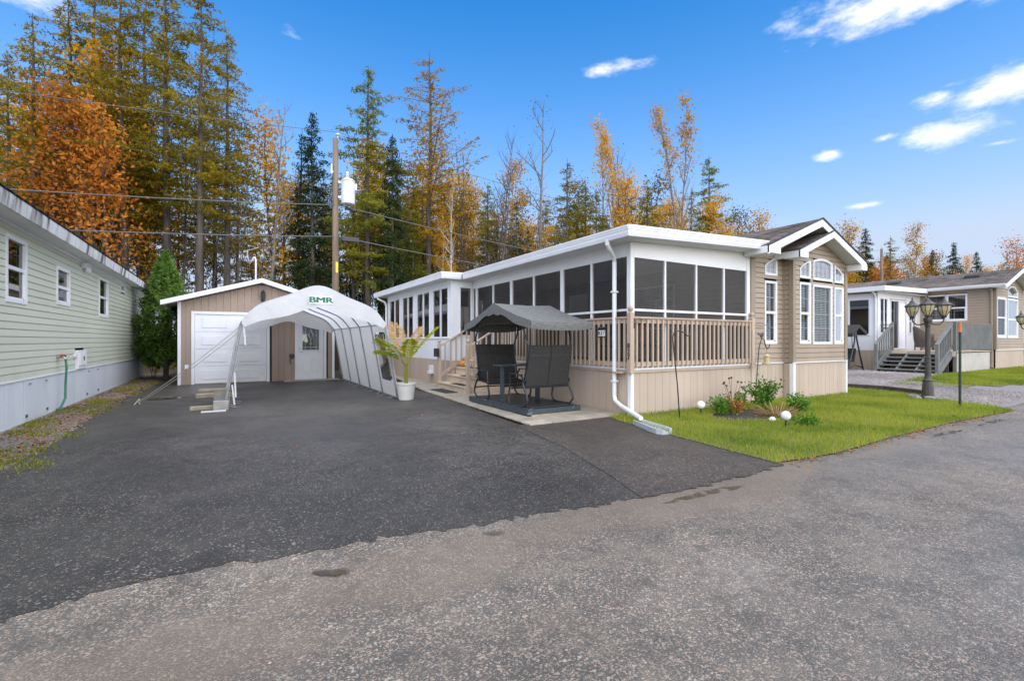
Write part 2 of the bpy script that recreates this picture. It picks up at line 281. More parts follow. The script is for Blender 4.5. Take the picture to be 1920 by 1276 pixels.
L_YELLOW = leafmat('yellow_birch_leaves', (.40, .20, .018), (.70, .40, .035), trans=.45, rnd=.2)
L_DULL = leafmat('dull_olive_leaves', (.07, .065, .015), (.24, .17, .03), trans=.35, rnd=.25)
L_CEDAR = leafmat('cedar_foliage', (.03, .075, .016), (.14, .23, .045), trans=.25, rnd=.1)
L_SHRUB = leafmat('garden_leaves', (.04, .12, .018), (.17, .32, .05), trans=.35)
L_DEAD = leafmat('dried_stems', (.16, .09, .04), (.42, .29, .14), trans=.2)
L_PALM = leafmat('yellow_green_palm', (.16, .25, .02), (.55, .52, .05), trans=.4)
L_PALM_DRY = leafmat('dry_palm', (.42, .25, .10), (.66, .46, .24), trans=.3)
L_GRASS = leafmat('lawn_grass', (.08, .175, .018), (.33, .36, .055), trans=.4, nscale=.9, ncon=2.6)
L_LITTER = leafmat('fallen_leaves', (.13, .045, .015), (.40, .20, .07), trans=.1)
L_MOSS = leafmat('moss_tufts', (.09, .13, .012), (.30, .28, .03), trans=.2)
L_STONES = leafmat('gravel_stones', (.15, .135, .13), (.42, .38, .36), trans=0.0)

# ---------------------------------------------------------------- mesh helpers
def props(o, label=None, cat=None, group=None, kind=None):
    if label: o['label'] = label
    if cat: o['category'] = cat
    if group: o['group'] = group
    if kind: o['kind'] = kind
    return o
def wloc(o):
    v = Vector((0, 0, 0))
    while o is not None: v += o.location; o = o.parent
    return v
def thing(name, loc, label, cat, group=None):
    o = bpy.data.objects.new(name, None); o.empty_display_size = .2; COL.objects.link(o); o.location = loc
    return props(o, label, cat, group)
def link_mesh(name, me, mat, parent=None, loc=None):
    o = bpy.data.objects.new(name, me); COL.objects.link(o)
    if mat is not None and not me.materials: me.materials.append(mat)
    if parent is not None: o.parent = parent
    if loc is not None: o.location = loc
    return o
class MB:
    """collects shapes in world coordinates; build() makes ONE mesh object"""
    def __init__(s): s.v = []; s.f = []
    def add(s, vs, fs):
        k = len(s.v); s.v += [tuple(q) for q in vs]; s.f += [tuple(i + k for i in f) for f in fs]; return s
    def box(s, x0, x1, y0, y1, z0, z1):
        return s.add([(x0, y0, z0), (x1, y0, z0), (x1, y1, z0), (x0, y1, z0), (x0, y0, z1), (x1, y0, z1), (x1, y1, z1), (x0, y1, z1)],
                     [(0, 3, 2, 1), (4, 5, 6, 7), (0, 1, 5, 4), (1, 2, 6, 5), (2, 3, 7, 6), (3, 0, 4, 7)])
    def bar(s, a, b, w, h, up=(0, 0, 1)):
        """rectangular bar from a to b, w sideways, h along up"""
        a, b = Vector(a), Vector(b); d = (b - a).normalized(); sd = d.cross(Vector(up)).normalized(); u = sd.cross(d).normalized()
        q = [sd * (w / 2 * i) + u * (h / 2 * j) for i, j in ((-1, -1), (1, -1), (1, 1), (-1, 1))]
        return s.add([a + k for k in q] + [b + k for k in q], [(0, 1, 2, 3), (7, 6, 5, 4), (0, 4, 5, 1), (1, 5, 6, 2), (2, 6, 7, 3), (3, 7, 4, 0)])
    def tube(s, pts, r, n=8, cap=True):
        pts = [Vector(p) for p in pts]; rs = r if isinstance(r, (list, tuple)) else [r] * len(pts); k0 = len(s.v)
        ref = None
        for i, p in enumerate(pts):
            d = (pts[min(i + 1, len(pts) - 1)] - pts[max(i - 1, 0)]).normalized()
            if ref is None: ref = d.orthogonal().normalized()
            ref = (ref - d * ref.dot(d)); ref = ref.normalized() if ref.length > 1e-5 else d.orthogonal().normalized()
            b = d.cross(ref)
            for j in range(n):
                a = 2 * math.pi * j / n; s.v.append(tuple(p + (ref * math.cos(a) + b * math.sin(a)) * rs[i]))
        for i in range(len(pts) - 1):
            for j in range(n):
                s.f.append((k0 + i * n + j, k0 + i * n + (j + 1) % n, k0 + (i + 1) * n + (j + 1) % n, k0 + (i + 1) * n + j))
        if cap:
            s.f.append(tuple(k0 + j for j in reversed(range(n)))); s.f.append(tuple(k0 + (len(pts) - 1) * n + j for j in range(n)))
        return s
    def lathe(s, prof, c=(0, 0, 0), n=16):
        """prof: list of (r, z)"""
        k0 = len(s.v)
        for (r, z) in prof:
            for j in range(n):
                a = 2 * math.pi * j / n; s.v.append((c[0] + r * math.cos(a), c[1] + r * math.sin(a), c[2] + z))
        for i in range(len(prof) - 1):
            for j in range(n): s.f.append((k0 + i * n + j, k0 + i * n + (j + 1) % n, k0 + (i + 1) * n + (j + 1) % n, k0 + (i + 1) * n + j))
        s.f.append(tuple(k0 + j for j in reversed(range(n)))); s.f.append(tuple(k0 + (len(prof) - 1) * n + j for j in range(n)))
        return s
    def prism(s, poly, off):
        """closed planar polygon (3-D points) extruded by the vector off"""
        n = len(poly); off = Vector(off); a = [Vector(p) for p in poly]
        return s.add(a + [p + off for p in a], [tuple(range(n)), tuple(range(2 * n - 1, n - 1, -1))] + [(i, i + n, (i + 1) % n + n, (i + 1) % n) for i in range(n)])
    def build(s, name, mat, parent=None, smooth=False, bevel=0, recalc=True):
        o = wloc(parent) if parent is not None else Vector((0, 0, 0))
        me = bpy.data.meshes.new(name); me.from_pydata([tuple(Vector(v) - o) for v in s.v], [], s.f)
        if recalc or bevel:
            import bmesh
            bm = bmesh.new(); bm.from_mesh(me); bmesh.ops.recalc_face_normals(bm, faces=bm.faces)
            if bevel: bmesh.ops.bevel(bm, geom=bm.edges[:], offset=bevel, segments=2, affect='EDGES', profile=.7)
            bm.to_mesh(me); bm.free()
        if smooth: me.polygons.foreach_set('use_smooth', [True] * len(me.polygons))
        me.update(); return link_mesh(name, me, mat, parent)
CACHE = {}
def boxpiece(name, mat, x0, x1, y0, y1, z0, z1, parent, bevel=.003):
    """a small box part whose mesh is shared between alike pieces"""
    key = ('box', round(x1 - x0, 3), round(y1 - y0, 3), round(z1 - z0, 3), mat.name, bevel)
    if key not in CACHE:
        import bmesh
        m = MB().box(0, x1 - x0, 0, y1 - y0, 0, z1 - z0); me = bpy.data.meshes.new(name); me.from_pydata(m.v, [], m.f)
        if bevel:
            bm = bmesh.new(); bm.from_mesh(me); bmesh.ops.bevel(bm, geom=bm.edges[:], offset=bevel, segments=1, affect='EDGES'); bm.to_mesh(me); bm.free()
        me.materials.append(mat); CACHE[key] = me
    return link_mesh(name, CACHE[key], mat, parent, Vector((x0, y0, z0)) - wloc(parent))
def copy_tree(o, parent=None):
    c = o.copy(); COL.objects.link(c); c.parent = parent
    for ch in list(o.children): copy_tree(ch, c)
    return c
def text_mesh(s, size, mat, extrude=.002, bold=0.0, heavy=0.0):
    cu = bpy.data.curves.new('lettering', 'FONT'); cu.body = s; cu.size = size; cu.align_x = 'CENTER'; cu.align_y = 'CENTER'; cu.extrude = extrude; cu.offset = bold
    o = bpy.data.objects.new('lettering', cu); COL.objects.link(o); dg = bpy.context.evaluated_depsgraph_get(); dg.update()
    me = bpy.data.meshes.new_from_object(o.evaluated_get(dg)); bpy.data.objects.remove(o); me.materials.clear()
    if heavy:
        vs_ = [tuple(q.co) for q in me.vertices]; fs_ = [tuple(p.vertices) for p in me.polygons]; nv = len(vs_); V = []; F = []
        for k, dx in enumerate((-heavy, 0, heavy)): V += [(x + dx, y, z + .0007 * k) for x, y, z in vs_]; F += [tuple(i + nv * k for i in f) for f in fs_]
        me = bpy.data.meshes.new('lettering'); me.from_pydata(V, [], F); me.update(); me.materials.append(mat); return me
def npmesh(name, V, F, mat, parent=None, loc=None):
    """V (n,3) array, F (m,4) array of quads"""
    me = bpy.data.meshes.new(name); V = np.asarray(V, np.float32); F = np.asarray(F, np.int32); k = F.shape[1]
    me.vertices.add(len(V)); me.vertices.foreach_set('co', V.ravel()); me.loops.add(F.size); me.loops.foreach_set('vertex_index', F.ravel())
    me.polygons.add(len(F)); me.polygons.foreach_set('loop_start', np.arange(0, F.size, k, dtype=np.int32)); me.polygons.foreach_set('loop_total', np.full(len(F), k, np.int32))
    me.update(calc_edges=True); return link_mesh(name, me, mat, parent, loc)

# ---------------------------------------------------------------- wall cladding
def interval(poly, z):
    xs = []
    for i in range(len(poly)):
        (a, za), (b, zb) = poly[i], poly[(i + 1) % len(poly)]
        if (za - z) * (zb - z) < 0 or (za == z) != (zb == z):
            if zb != za: xs.append(a + (b - a) * (z - za) / (zb - za))
    return (min(xs), max(xs)) if len(xs) >= 2 else None
def cut(iv, holes):
    out = [iv]
    for h in holes:
        nx = []
        for (a, b) in out:
            if h[1] <= a or h[0] >= b: nx.append((a, b)); continue
            if h[0] > a: nx.append((a, h[0]))
            if h[1] < b: nx.append((h[1], b))
        out = nx
    return [q for q in out if q[1] - q[0] > .02]
def rect(a, b, z0, z1): return [(a, z0), (b, z0), (b, z1), (a, z1)]
def siding(parent, name, org, along, out, outline, holes, mat, course=.115, joined=False, thick=.02):
    """lapped horizontal boards on a wall; outline and holes are (s, z) polygons, s runs along, out points outwards"""
    along, out, org = Vector(along), Vector(out), Vector(org)
    zs = [p[1] for p in outline]; z = min(zs); top = max(zs); J = MB(); base = wloc(parent)
    while z < top - .01:
        z1 = min(z + course, top); e = 1e-4
        i0, i1 = interval(outline, z + e), interval(outline, z1 - e)
        if i0 is None: break
        if i1 is None: i1 = ((i0[0] + i0[1]) / 2,) * 2
        zm = (z + z1) / 2; hs = [h for h in (interval(q, zm) for q in holes) if h]
        for (a, b) in cut(i0, hs):
            a1 = a if any(abs(a - h[1]) < e for h in hs) else max(i1[0], a) if a == i0[0] else a
            b1 = b if any(abs(b - h[0]) < e for h in hs) else min(i1[1], b) if b == i0[1] else b
            if a == i0[0]: a1 = i1[0]
            if b == i0[1]: b1 = i1[1]
            b1 = max(b1, a1 + .001)
            P = lambda s_, z_, t: org + along * s_ + out * t + Vector((0, 0, z_))
            k8 = .80; am, bm_ = a + (a1 - a) * k8, b + (b1 - b) * k8; zk = z + (z1 - z) * k8; k9 = .86; an, bn = a + (a1 - a) * k9, b + (b1 - b) * k9; zn = z + (z1 - z) * k9
            vs = [P(a, z, 0), P(b, z, 0), P(b, z, thick), P(a, z, thick), P(am, zk, thick * .8), P(bm_, zk, thick * .8), P(an, zn, .001), P(bn, zn, .001), P(a1, z1, .0), P(b1, z1, .0)]
            fs = [(0, 1, 2, 3), (3, 2, 5, 4), (4, 5, 7, 6), (6, 7, 9, 8), (1, 0, 8, 9), (0, 3, 4, 6, 8), (2, 1, 9, 7, 5)]
            if joined: J.add(vs, fs)
            else:
                if abs(a - a1) < e and abs(b - b1) < e:
                    key = ('lap', round(b - a, 3), round(z1 - z, 3), tuple(along), tuple(out), mat.name)
                    o0 = P(a, z, 0)
                    if key not in CACHE:
                        me = bpy.data.meshes.new(name); me.from_pydata([tuple(v - o0) for v in vs], [], fs); me.materials.append(mat); CACHE[key] = me
                    link_mesh(name, CACHE[key], mat, parent, o0 - base)
                else: MB().add(vs, fs).build(name, mat, parent, recalc=False)
        z = z1
    if joined: props(J.build(name, mat, parent, recalc=False), kind='stuff')
def planks(parent, name, org, along, out, length, z0, z1, mat, w=.2, joined=False, topfn=None, holes=()):
    """vertical grooved planks, grooves recessed"""
    along, out, org = Vector(along), Vector(out), Vector(org); n = max(1, round(length / w)); w = length / n; J = MB(); g = .006
    for i in range(n):
        a, b = i * w + g / 2, (i + 1) * w - g / 2
        if topfn: ta, tb = topfn(a), topfn(b)
        else: ta = tb = z1
        segs = [(z0, ta, tb)]
        for h in holes:
            if h[0] < (a + b) / 2 < h[1]:
                segs = [q for q in ((z0, h[2], h[2]), (h[3], ta, tb)) if q[1] - q[0] > .02]
        for (s0, t0, t1) in segs:
            P = lambda s_, z_, t: org + along * s_ + out * t + Vector((0, 0, z_))
            vs = [P(a, s0, 0), P(b, s0, 0), P(b, s0, .014), P(a, s0, .014), P(a, t0, 0), P(b, t1, 0), P(b, t1, .014), P(a, t0, .014)]
            fs = [(0, 1, 2, 3), (4, 7, 6, 5), (3, 2, 6, 7), (1, 0, 4, 5), (0, 3, 7, 4), (2, 1, 5, 6)]
            if joined: J.add(vs, fs)
            elif abs(t0 - t1) < 1e-4:
                key = ('plank', round(b - a, 3), round(t0 - s0, 3), tuple(along), tuple(out), mat.name); o0 = P(a, s0, 0)
                if key not in CACHE:
                    me = bpy.data.meshes.new(name); me.from_pydata([tuple(v - o0) for v in vs], [], fs); me.materials.append(mat); CACHE[key] = me
                link_mesh(name, CACHE[key], mat, parent, o0 - wloc(parent))
            else: MB().add(vs, fs).build(name, mat, parent, recalc=False)
    if joined: props(J.build(name, mat, parent, recalc=False), kind='stuff')
def arc_poly(s0, s1, zb, zl, zr, bulge, n=8):
    """window outline with a curved head running from zl (left) to zr (right)"""
    pts = [(s0, zb), (s1, zb)]
    for i in range(n + 1):
        t = i / n; s = s1 + (s0 - s1) * t; pts.append((s, zr + (zl - zr) * t + bulge * 4 * t * (1 - t)))
    return pts
def window(parent, org, along, out, poly, cols=2, rows=2, meet=None, lower=(2, 2), blind=None, frame=.055, mat=WHITE, glass=None, name='window', depth=.03, slats=False):
    """frame ring, sash bars, muntins, glass and what hangs behind it; poly is (s,z)"""
    glass = glass or GLASS
    along, out, org = Vector(along), Vector(out), Vector(org); up = Vector((0, 0, 1))
    P = lambda s_, z_, t: org + along * s_ + out * t + up * z_
    n = len(poly); cs = sum(p[0] for p in poly) / n; cz = sum(p[1] for p in poly) / n
    s0, s1 = min(p[0] for p in poly), max(p[0] for p in poly); z0, z1 = min(p[1] for p in poly), max(p[1] for p in poly)
    ks, kz = 1 - 2 * frame / (s1 - s0), 1 - 2 * frame / (z1 - z0)
    cs, cz = (s0 + s1) / 2, (z0 + z1) / 2
    inner = [(cs + (p[0] - cs) * ks, cz + (p[1] - cz) * kz) for p in poly]
    w = MB(); vs = []
    for t in (depth, -.05): vs += [P(a, b, t) for a, b in poly] + [P(a, b, t - (.006 if t > 0 else 0)) for a, b in inner]
    fs = []
    for i in range(n):
        j = (i + 1) % n
        fs += [(i, j, n + j, n + i), (i, 2 * n + i, 2 * n + j, j), (n + i, n + j, 3 * n + j, 3 * n + i)]
    w.add(vs, fs); fr = w.build(name, mat, parent)
    def clip(fn_s, lo, hi):
        iv = interval(inner, fn_s); return iv
    g = MB(); k = len(inner); g.add([P(a, b, -.012) for a, b in inner], [tuple(range(k))]); g.build('pane', glass, fr)
    a0, a1 = min(p[0] for p in inner), max(p[0] for p in inner); b0, b1 = min(p[1] for p in inner), max(p[1] for p in inner)
    def vspan(s_):
        q = interval([(b, a) for a, b in inner], s_); return q
    bars = []
    def grid(lo, hi, c, r, t=-.006):
        for i in range(1, c):
            s_ = a0 + (a1 - a0) * i / c; q = vspan(s_)
            if q: bars.append(((s_, max(lo, q[0])), (s_, min(hi, q[1]))))
        for i in range(1, r):
            zz = lo + (hi - lo) * i / r; q = interval(inner, zz)
            if q: bars.append(((q[0], zz), (q[1], zz)))
    if meet:
        r = MB(); r.bar(P(a0, meet, .004), P(a1, meet, .004), .03, .06, up=up if True else out); r.build('meeting_rail', mat, fr)
        grid(meet + .03, b1, cols, rows); grid(b0, meet - .03, *lower)
        lowr = MB()
        for sx in (a0 + .016, a1 - .016): lowr.bar(P(sx, b0, -.002), P(sx, meet, -.002), .032, .016, up=out)
        lowr.bar(P(a0, b0 + .016, -.002), P(a1, b0 + .016, -.002), .016, .032); lowr.build('sash', mat, fr)
    else: grid(b0, b1, cols, rows)
    for (p, q) in bars:
        if abs(p[0] - q[0]) + abs(p[1] - q[1]) > .03: MB().bar(P(p[0], p[1], -.016), P(q[0], q[1], -.016), .013, .007, up=out).build('muntin', mat, fr)
    if blind == 'sheer': MB().add([P(a, b, -.03) for a, b in inner], [tuple(range(k))]).build('curtain', SHEER, fr)
    if blind == 'slats':
        b = MB(); zz = b0 + .02
        while zz < b1 - .01:
            q = interval(inner, zz)
            if q:
                A, B = P(q[0], zz, -.075), P(q[1], zz, -.075); dn = out * .013 - up * .012
                b.add([A - dn, B - dn, B + dn, A + dn], [(0, 1, 2, 3)])
            zz += .043
        props(b.build('blind', BLIND, fr, recalc=False), kind='stuff')
    return fr

# ================================================================ THE SETTING
L_SHINGLE = leafmat('roof_shingles', (.085, .076, .07), (.23, .20, .18), trans=0.0, rnd=.05)
def zN(u): t = min(1, max(0, (u - 14.5) / 6)); return .2 * t * t * (3 - 2 * t)
def sheet(name, poly, z, mat, kind='structure', parent=None):
    me = bpy.data.meshes.new(name); me.from_pydata([(a, b, z) for a, b in poly], [], [tuple(range(len(poly)))]); me.update()
    o = link_mesh(name, me, mat, parent); 
    if kind: o['kind'] = kind
    return o
sheet('ground', [(-400, -300), (600, -300), (600, 500), (-400, 500)], -.03, FOREST_FLOOR)
sheet('road', [(-150, -9), (300, -9), (300, 3.62), (-150, 3.62)], 0, ROAD)
def wavy(pts, amp, step=.12, seed=1):
    r = random.Random(seed); out = []; amp *= 2.2; step *= .45
    for (a, b) in zip(pts[:-1], pts[1:]):
        L = math.dist(a, b); n = max(1, int(L / step))
        for i in range(n):
            t = i / n; out.append((a[0] + (b[0] - a[0]) * t + r.gauss(0, amp), a[1] + (b[1] - a[1]) * t + r.gauss(0, amp)))
    return out + [pts[-1]]
drive_edge = wavy([(-2.4, 3.15), (-1.0, 3.32), (-.6, 3.43), (-.1, 3.46), (.4, 3.35), (.9, 3.34), (1.45, 3.2), (2.1, 3.13), (2.85, 3.04), (3.14, 2.97)], .012)
left_edge = wavy([(-2.2, 25), (-2.3, 18.5), (-2.3, 13), (-2.2, 10.8), (-2.1, 8.5), (-2.12, 7), (-2.3, 5), (-2.4, 3.15)], .012, .25, 2)
sheet('driveway', drive_edge + [(3.34, 3.6), (3.72, 4.9), (4.06, 6.46), (4.3, 9), (4.5, 12), (4.6, 25)] + left_edge, .004, DRIVE)
sheet('driveway_extension', [(3.12, 2.97)] + wavy([(3.14, 2.97), (4, 2.94), (5.35, 2.97)], .01, .12, 3) + wavy([(5.35, 3.0), (5.45, 3.9), (5.6, 4.9), (5.9, 6.3)], .012, .12, 4) + [(6.3, 6.6), (4.0, 6.6), (3.72, 4.9), (3.34, 3.6)], .008, DRIVE2)
sheet('gravel_verge', [(-3.05, 2.8), (-2.0, 2.8), (-1.9, 12), (-1.9, 25), (-3.05, 25)], .001, LITTER)
sheet('side_verge', [(-30, 3.1), (-3.05, 3.1), (-3.05, 25), (-30, 25)], -.004, LITTER)
# neighbour's gravel yard, rising gently
def terrain(name, u0, u1, v0, v1, nu, nv, dz, mat, mask=None):
    V = []; F = []
    for i in range(nu + 1):
        for j in range(nv + 1):
            u = u0 + (u1 - u0) * i / nu; v = v0 + (v1 - v0) * j / nv; V.append((u, v, zN(u) + dz))
    for i in range(nu):
        for j in range(nv):
            k = i * (nv + 1) + j
            if mask is None or mask(*[sum(V[q][c] for q in (k, k + nv + 2)) / 2 for c in (0, 1)]): F.append((k, k + nv + 1, k + nv + 2, k + 1))
    me = bpy.data.meshes.new(name); me.from_pydata(V, [], F); me.update(); o = link_mesh(name, me, mat); o['kind'] = 'structure'; return o
terrain('gravel_yard', 12.3, 60, 3.12, 26, 60, 20, .006, GRAVEL)
terrain('neighbour_lawn', 17.3, 60, 3.9, 6.5, 60, 10, .02, LAWN_SOIL, lambda u, v: v > 3.9 + max(0, 18.6 - u) * .9)
lawn_poly = [(5.9, 6.45), (5.75, 6.0), (5.56, 4.8), (5.42, 3.85), (5.32, 3.05), (6.4, 2.93), (8.1, 3.0), (10.6, 3.02), (12.6, 2.93), (13.3, 2.9), (13.75, 3.3), (14.1, 4.1), (14.9, 4.85), (15.3, 5.85), (15.25, 6.75), (15.1, 9), (13.8, 9), (13.8, 6.4)]
sheet('lawn', lawn_poly, .014, LAWN_SOIL)

def in_poly(P, poly):
    x, y = P[:, 0], P[:, 1]; c = np.zeros(len(P), bool); n = len(poly)
    for i in range(n):
        (x0, y0), (x1, y1) = poly[i], poly[(i + 1) % n]
        if y0 == y1: continue
        t = ((y0 > y) != (y1 > y)) & (x < (x1 - x0) * (y - y0) / (y1 - y0) + x0); c ^= t
    return c
def scatter(poly, n, seed):
    g = np.random.default_rng(seed); a = np.array(poly); lo, hi = a.min(0), a.max(0)
    P = g.uniform(lo, hi, (int(n * 2.2) + 50, 2)); return P[in_poly(P, poly)][:n], g
def blades(name, P, g, h0, h1, w, mat, zf, lean=.5, label=None, cat=None):
    n = len(P); h = g.uniform(h0, h1, n); a = g.uniform(0, 2 * np.pi, n); l = g.uniform(0, lean, n) * h; b = g.uniform(0, 2 * np.pi, n)
    z = np.array([zf(u) for u in P[:, 0]]); base = np.c_[P, z]
    dx = np.c_[np.cos(a), np.sin(a), np.zeros(n)] * (w / 2); tip = base + np.c_[np.cos(b) * l, np.sin(b) * l, h]; mid = base * .5 + tip * .5 + np.c_[np.zeros((n, 2)), h * .12]
    V = np.stack([base - dx, base + dx, mid + dx * .8, mid - dx * .8, tip], 1).reshape(-1, 3); k = np.arange(n)[:, None] * 5
    F = np.concatenate([k + [0, 1, 2, 3], k + [3, 2, 4, 4]]) if False else np.concatenate([k + np.array([0, 1, 2, 3])])
    # upper half as thin quads that close to the tip
    V2 = np.stack([mid - dx * .8, mid + dx * .8, tip + dx * .12, tip - dx * .12], 1).reshape(-1, 3)
    V1 = np.stack([base - dx, base + dx, mid + dx * .8, mid - dx * .8], 1).reshape(-1, 3)
    W = np.concatenate([V1.reshape(n, 4, 3), V2.reshape(n, 4, 3)], 1).reshape(-1, 3); k = np.arange(n)[:, None] * 8
    F = np.concatenate([k + np.array([0, 1, 2, 3]), k + np.array([4, 5, 6, 7])])
    return props(npmesh(name, W, F, mat), label, cat, kind='stuff')
P, g = scatter(lawn_poly, 62000, 11); P = P + g.normal(0, .025, P.shape)
bed = ((P[:, 0] - 8.35) / 1.0) ** 2 + ((P[:, 1] - 5.2) / .5) ** 2 < 1
blades('grass', P[~bed], g, .018, .085, .008, L_GRASS, lambda u: .012, label='short bright green lawn grass in front of the tan house', cat='grass')
P, g = scatter([(17.9, 4.6), (18.8, 3.9), (30, 3.9), (30, 6.25), (18, 6.25)], 24000, 12)
blades('grass', P, g, .04, .10, .014, L_GRASS, lambda u: zN(u) + .015, label='green lawn grass before the neighbouring tan house', cat='grass')
def flakes(name, P, g, s0, s1, mat, zf, label, cat, thick=.0, tilt=.5):
    n = len(P); s = g.uniform(s0, s1, n); a = g.uniform(0, 2 * np.pi, n); z = np.array([zf(u) for u in P[:, 0]]) + g.uniform(.002, .012 + thick, n)
    c = np.c_[P, z]; d1 = np.c_[np.cos(a), np.sin(a), g.normal(0, tilt, n) * .5] * s[:, None]; d2 = np.c_[-np.sin(a), np.cos(a), g.normal(0, tilt, n) * .5] * (s * g.uniform(.45, .9, n))[:, None]
    V = np.stack([c - d1, c - d2 * .8, c + d1, c + d2 * .8], 1).reshape(-1, 3); F = np.arange(n)[:, None] * 4 + np.arange(4)
    return props(npmesh(name, V, F, mat), label, cat, kind='stuff')
def stones(name, P, g, s0, s1, mat, zf, label, cat):
    n = len(P); s = g.uniform(s0, s1, n); z = np.array([zf(u) for u in P[:, 0]]); c = np.c_[P, z + s * .3]; a = g.uniform(0, 6.28, n)
    dirs_ = [(1, 0, 0), (0, 1, 0), (-1, 0, 0), (0, -1, 0), (0, 0, .8), (0, 0, -.8)]; V = []
    for d in dirs_:
        x = d[0] * np.cos(a) - d[1] * np.sin(a); y = d[0] * np.sin(a) + d[1] * np.cos(a); V.append(c + np.c_[x, y, np.full(n, d[2])] * (s * g.uniform(.5, 1, n))[:, None])
    V = np.stack(V, 1).reshape(-1, 3); k = np.arange(n)[:, None] * 6
    F = np.concatenate([k + np.array(q) for q in ((0, 1, 4), (1, 2, 4), (2, 3, 4), (3, 0, 4))])
    return props(npmesh(name, V, F, mat), label, cat, kind='stuff')
P, g = scatter([(13.4, 3.3), (17.2, 3.3), (17.4, 5.2), (22, 6.6), (22.5, 10), (14.5, 10), (15.3, 6.5), (14.4, 4.2)], 22000, 13)
stones('gravel', P, g, .012, .032, L_STONES, lambda u: zN(u) + .006, 'loose grey and pinkish gravel on the neighbouring yard', 'gravel')
P, g = scatter([(-3.0, 4), (-2.05, 4), (-2.15, 12), (-2.1, 21), (-3.0, 22)], 9000, 14)
P[:, 0] += g.normal(0, .06, len(P)); P = P[P[:, 0] > -2.98]
flakes('leaf_litter', P[:4200], g, .012, .035, L_LITTER, lambda u: .002, 'brown fallen leaves along the sage green house', 'leaves')
stones('pebbles', P[4200:7000], g, .008, .022, L_STONES, lambda u: 0, 'small pebbles in the verge along the sage green house', 'pebbles')
cl = g.uniform([-2.95, 5.0], [-2.1, 22], (46, 2)); cl = np.concatenate([cl, [(-2.15, 7.7), (-2.1, 8.2), (-2.05, 9.3), (-2.4, 6.3), (-1.9, 7.2)]])
PM = np.concatenate([c + g.normal(0, .09, (110, 2)) * [1, 1.8] for c in cl]); PM = PM[PM[:, 0] > -2.99]
blades('moss_tufts', PM, g, .012, .05, .012, L_MOSS, lambda u: .0, 1.2, 'yellow green moss and weed tufts along the sage green house', 'moss')
P, g = scatter([(-2, 3.5), (5, 3.5), (5, 17.5), (-2, 17.5)], 26, 15)
flakes('fallen_leaves', P, g, .015, .035, L_LITTER, lambda u: .008, 'few scattered fallen leaves on the dark driveway', 'leaves')
P, g = scatter([(-3, .5), (14, .2), (14, 2.8), (-3, 3.2)], 260, 16)
stones('loose_stones', P, g, .004, .011, L_STONES, lambda u: 0, 'tiny loose stones scattered on the grey road', 'stones')
flk, gk = scatter(lawn_poly, 140, 31); flakes('fallen_leaves', flk, gk, .018, .04, L_LITTER, lambda u: .045, 'scattered fallen leaves on the front lawn', 'leaves')
edge = np.array([(5.42 + (k / 700.) * 8.2, 2.97 + .04 * math.sin(k * .9)) for k in range(700)]); flakes('edge_debris', edge + gk.normal(0, .07, edge.shape), gk, .008, .03, L_LITTER, lambda u: .004, 'brown leaf debris along the lawn edge by the road', 'leaves')
# puddles
def watermat():
    m = bpy.data.materials.new('muddy_water'); n, l = nodes_of(m); b = n['Principled BSDF']
    b.inputs['Base Color'].default_value = (.075, .056, .036, 1); b.inputs['Roughness'].default_value = .06; b.inputs['IOR'].default_value = 1.33
    g_ = n.new('ShaderNodeNewGeometry'); q = n.new('ShaderNodeTexNoise'); q.inputs['Scale'].default_value = 5; q.inputs['Detail'].default_value = 7; l.new(g_.outputs['Position'], q.inputs['Vector'])
    r = n.new('ShaderNodeMapRange'); r.inputs['From Min'].default_value = .40; r.inputs['From Max'].default_value = .56; r.inputs['To Max'].default_value = .85; l.new(q.outputs['Fac'], r.inputs['Value'])
    t = n.new('ShaderNodeBsdfTransparent'); x = n.new('ShaderNodeMixShader'); l.new(r.outputs[0], x.inputs[0]); l.new(t.outputs[0], x.inputs[1]); l.new(b.outputs[0], x.inputs[2]); l.new(x.outputs[0], n['Material Output'].inputs['Surface']); return m
WATER = watermat()
def puddle(cx, cy, a, b, seed, label, ang=0):
    r = random.Random(seed); pts = []
    ph = [r.uniform(0, 6.28) for _ in range(4)]
    for i in range(40):
        t = 2 * math.pi * i / 40; k = 1 + .22 * math.sin(2 * t + ph[0]) + .18 * math.sin(3 * t + ph[1]) + .10 * math.sin(7 * t + ph[2]) + .06 * math.sin(11 * t + ph[3])
        x, y = a * k * math.cos(t), b * k * math.sin(t); pts.append((cx + x * math.cos(ang) - y * math.sin(ang), cy + x * math.sin(ang) + y * math.cos(ang)))
    o = sheet('puddle', pts, .0115 if cy > 2.9 else .004, WATER)
puddle(.53, 2.97, .10, .045, 1, '', -.5); puddle(1.65, 2.98, .11, .03, 2, '', -.5); puddle(3.75, 2.78, .42, .06, 3, '', -.05)
puddle(-1.35, 13.9, .33, .30, 4, ''); puddle(9.3, 2.72, .5, .05, 5, ''); puddle(11.2, 2.7, .7, .045, 6, '')

# patio of pavers along the house
patio = sheet('patio', [(4.18, 6.42), (6.28, 6.42), (6.28, 19.4), (5.55, 19.4), (4.58, 13.5), (4.5, 12)], .010, SOIL)
v = 6.42; row = 0
while v < 19.2:
    dv = .3; uL = 4.18 + (v - 6.42) * .057 if v < 12 else 4.5 + (v - 12) * .14; uL = min(uL, 5.3)
    u = uL + (-.22 if row % 2 else 0)
    while u < 6.26:
        a, b = max(u, uL), min(u + .45, 6.27)
        if b - a > .08: boxpiece('paver', PAVER, a + .004, b - .004, v + .004, v + dv - .004, .008, .034 + random.choice((0, .002, .004)), patio, .004)
        u += .45
    v += dv; row += 1

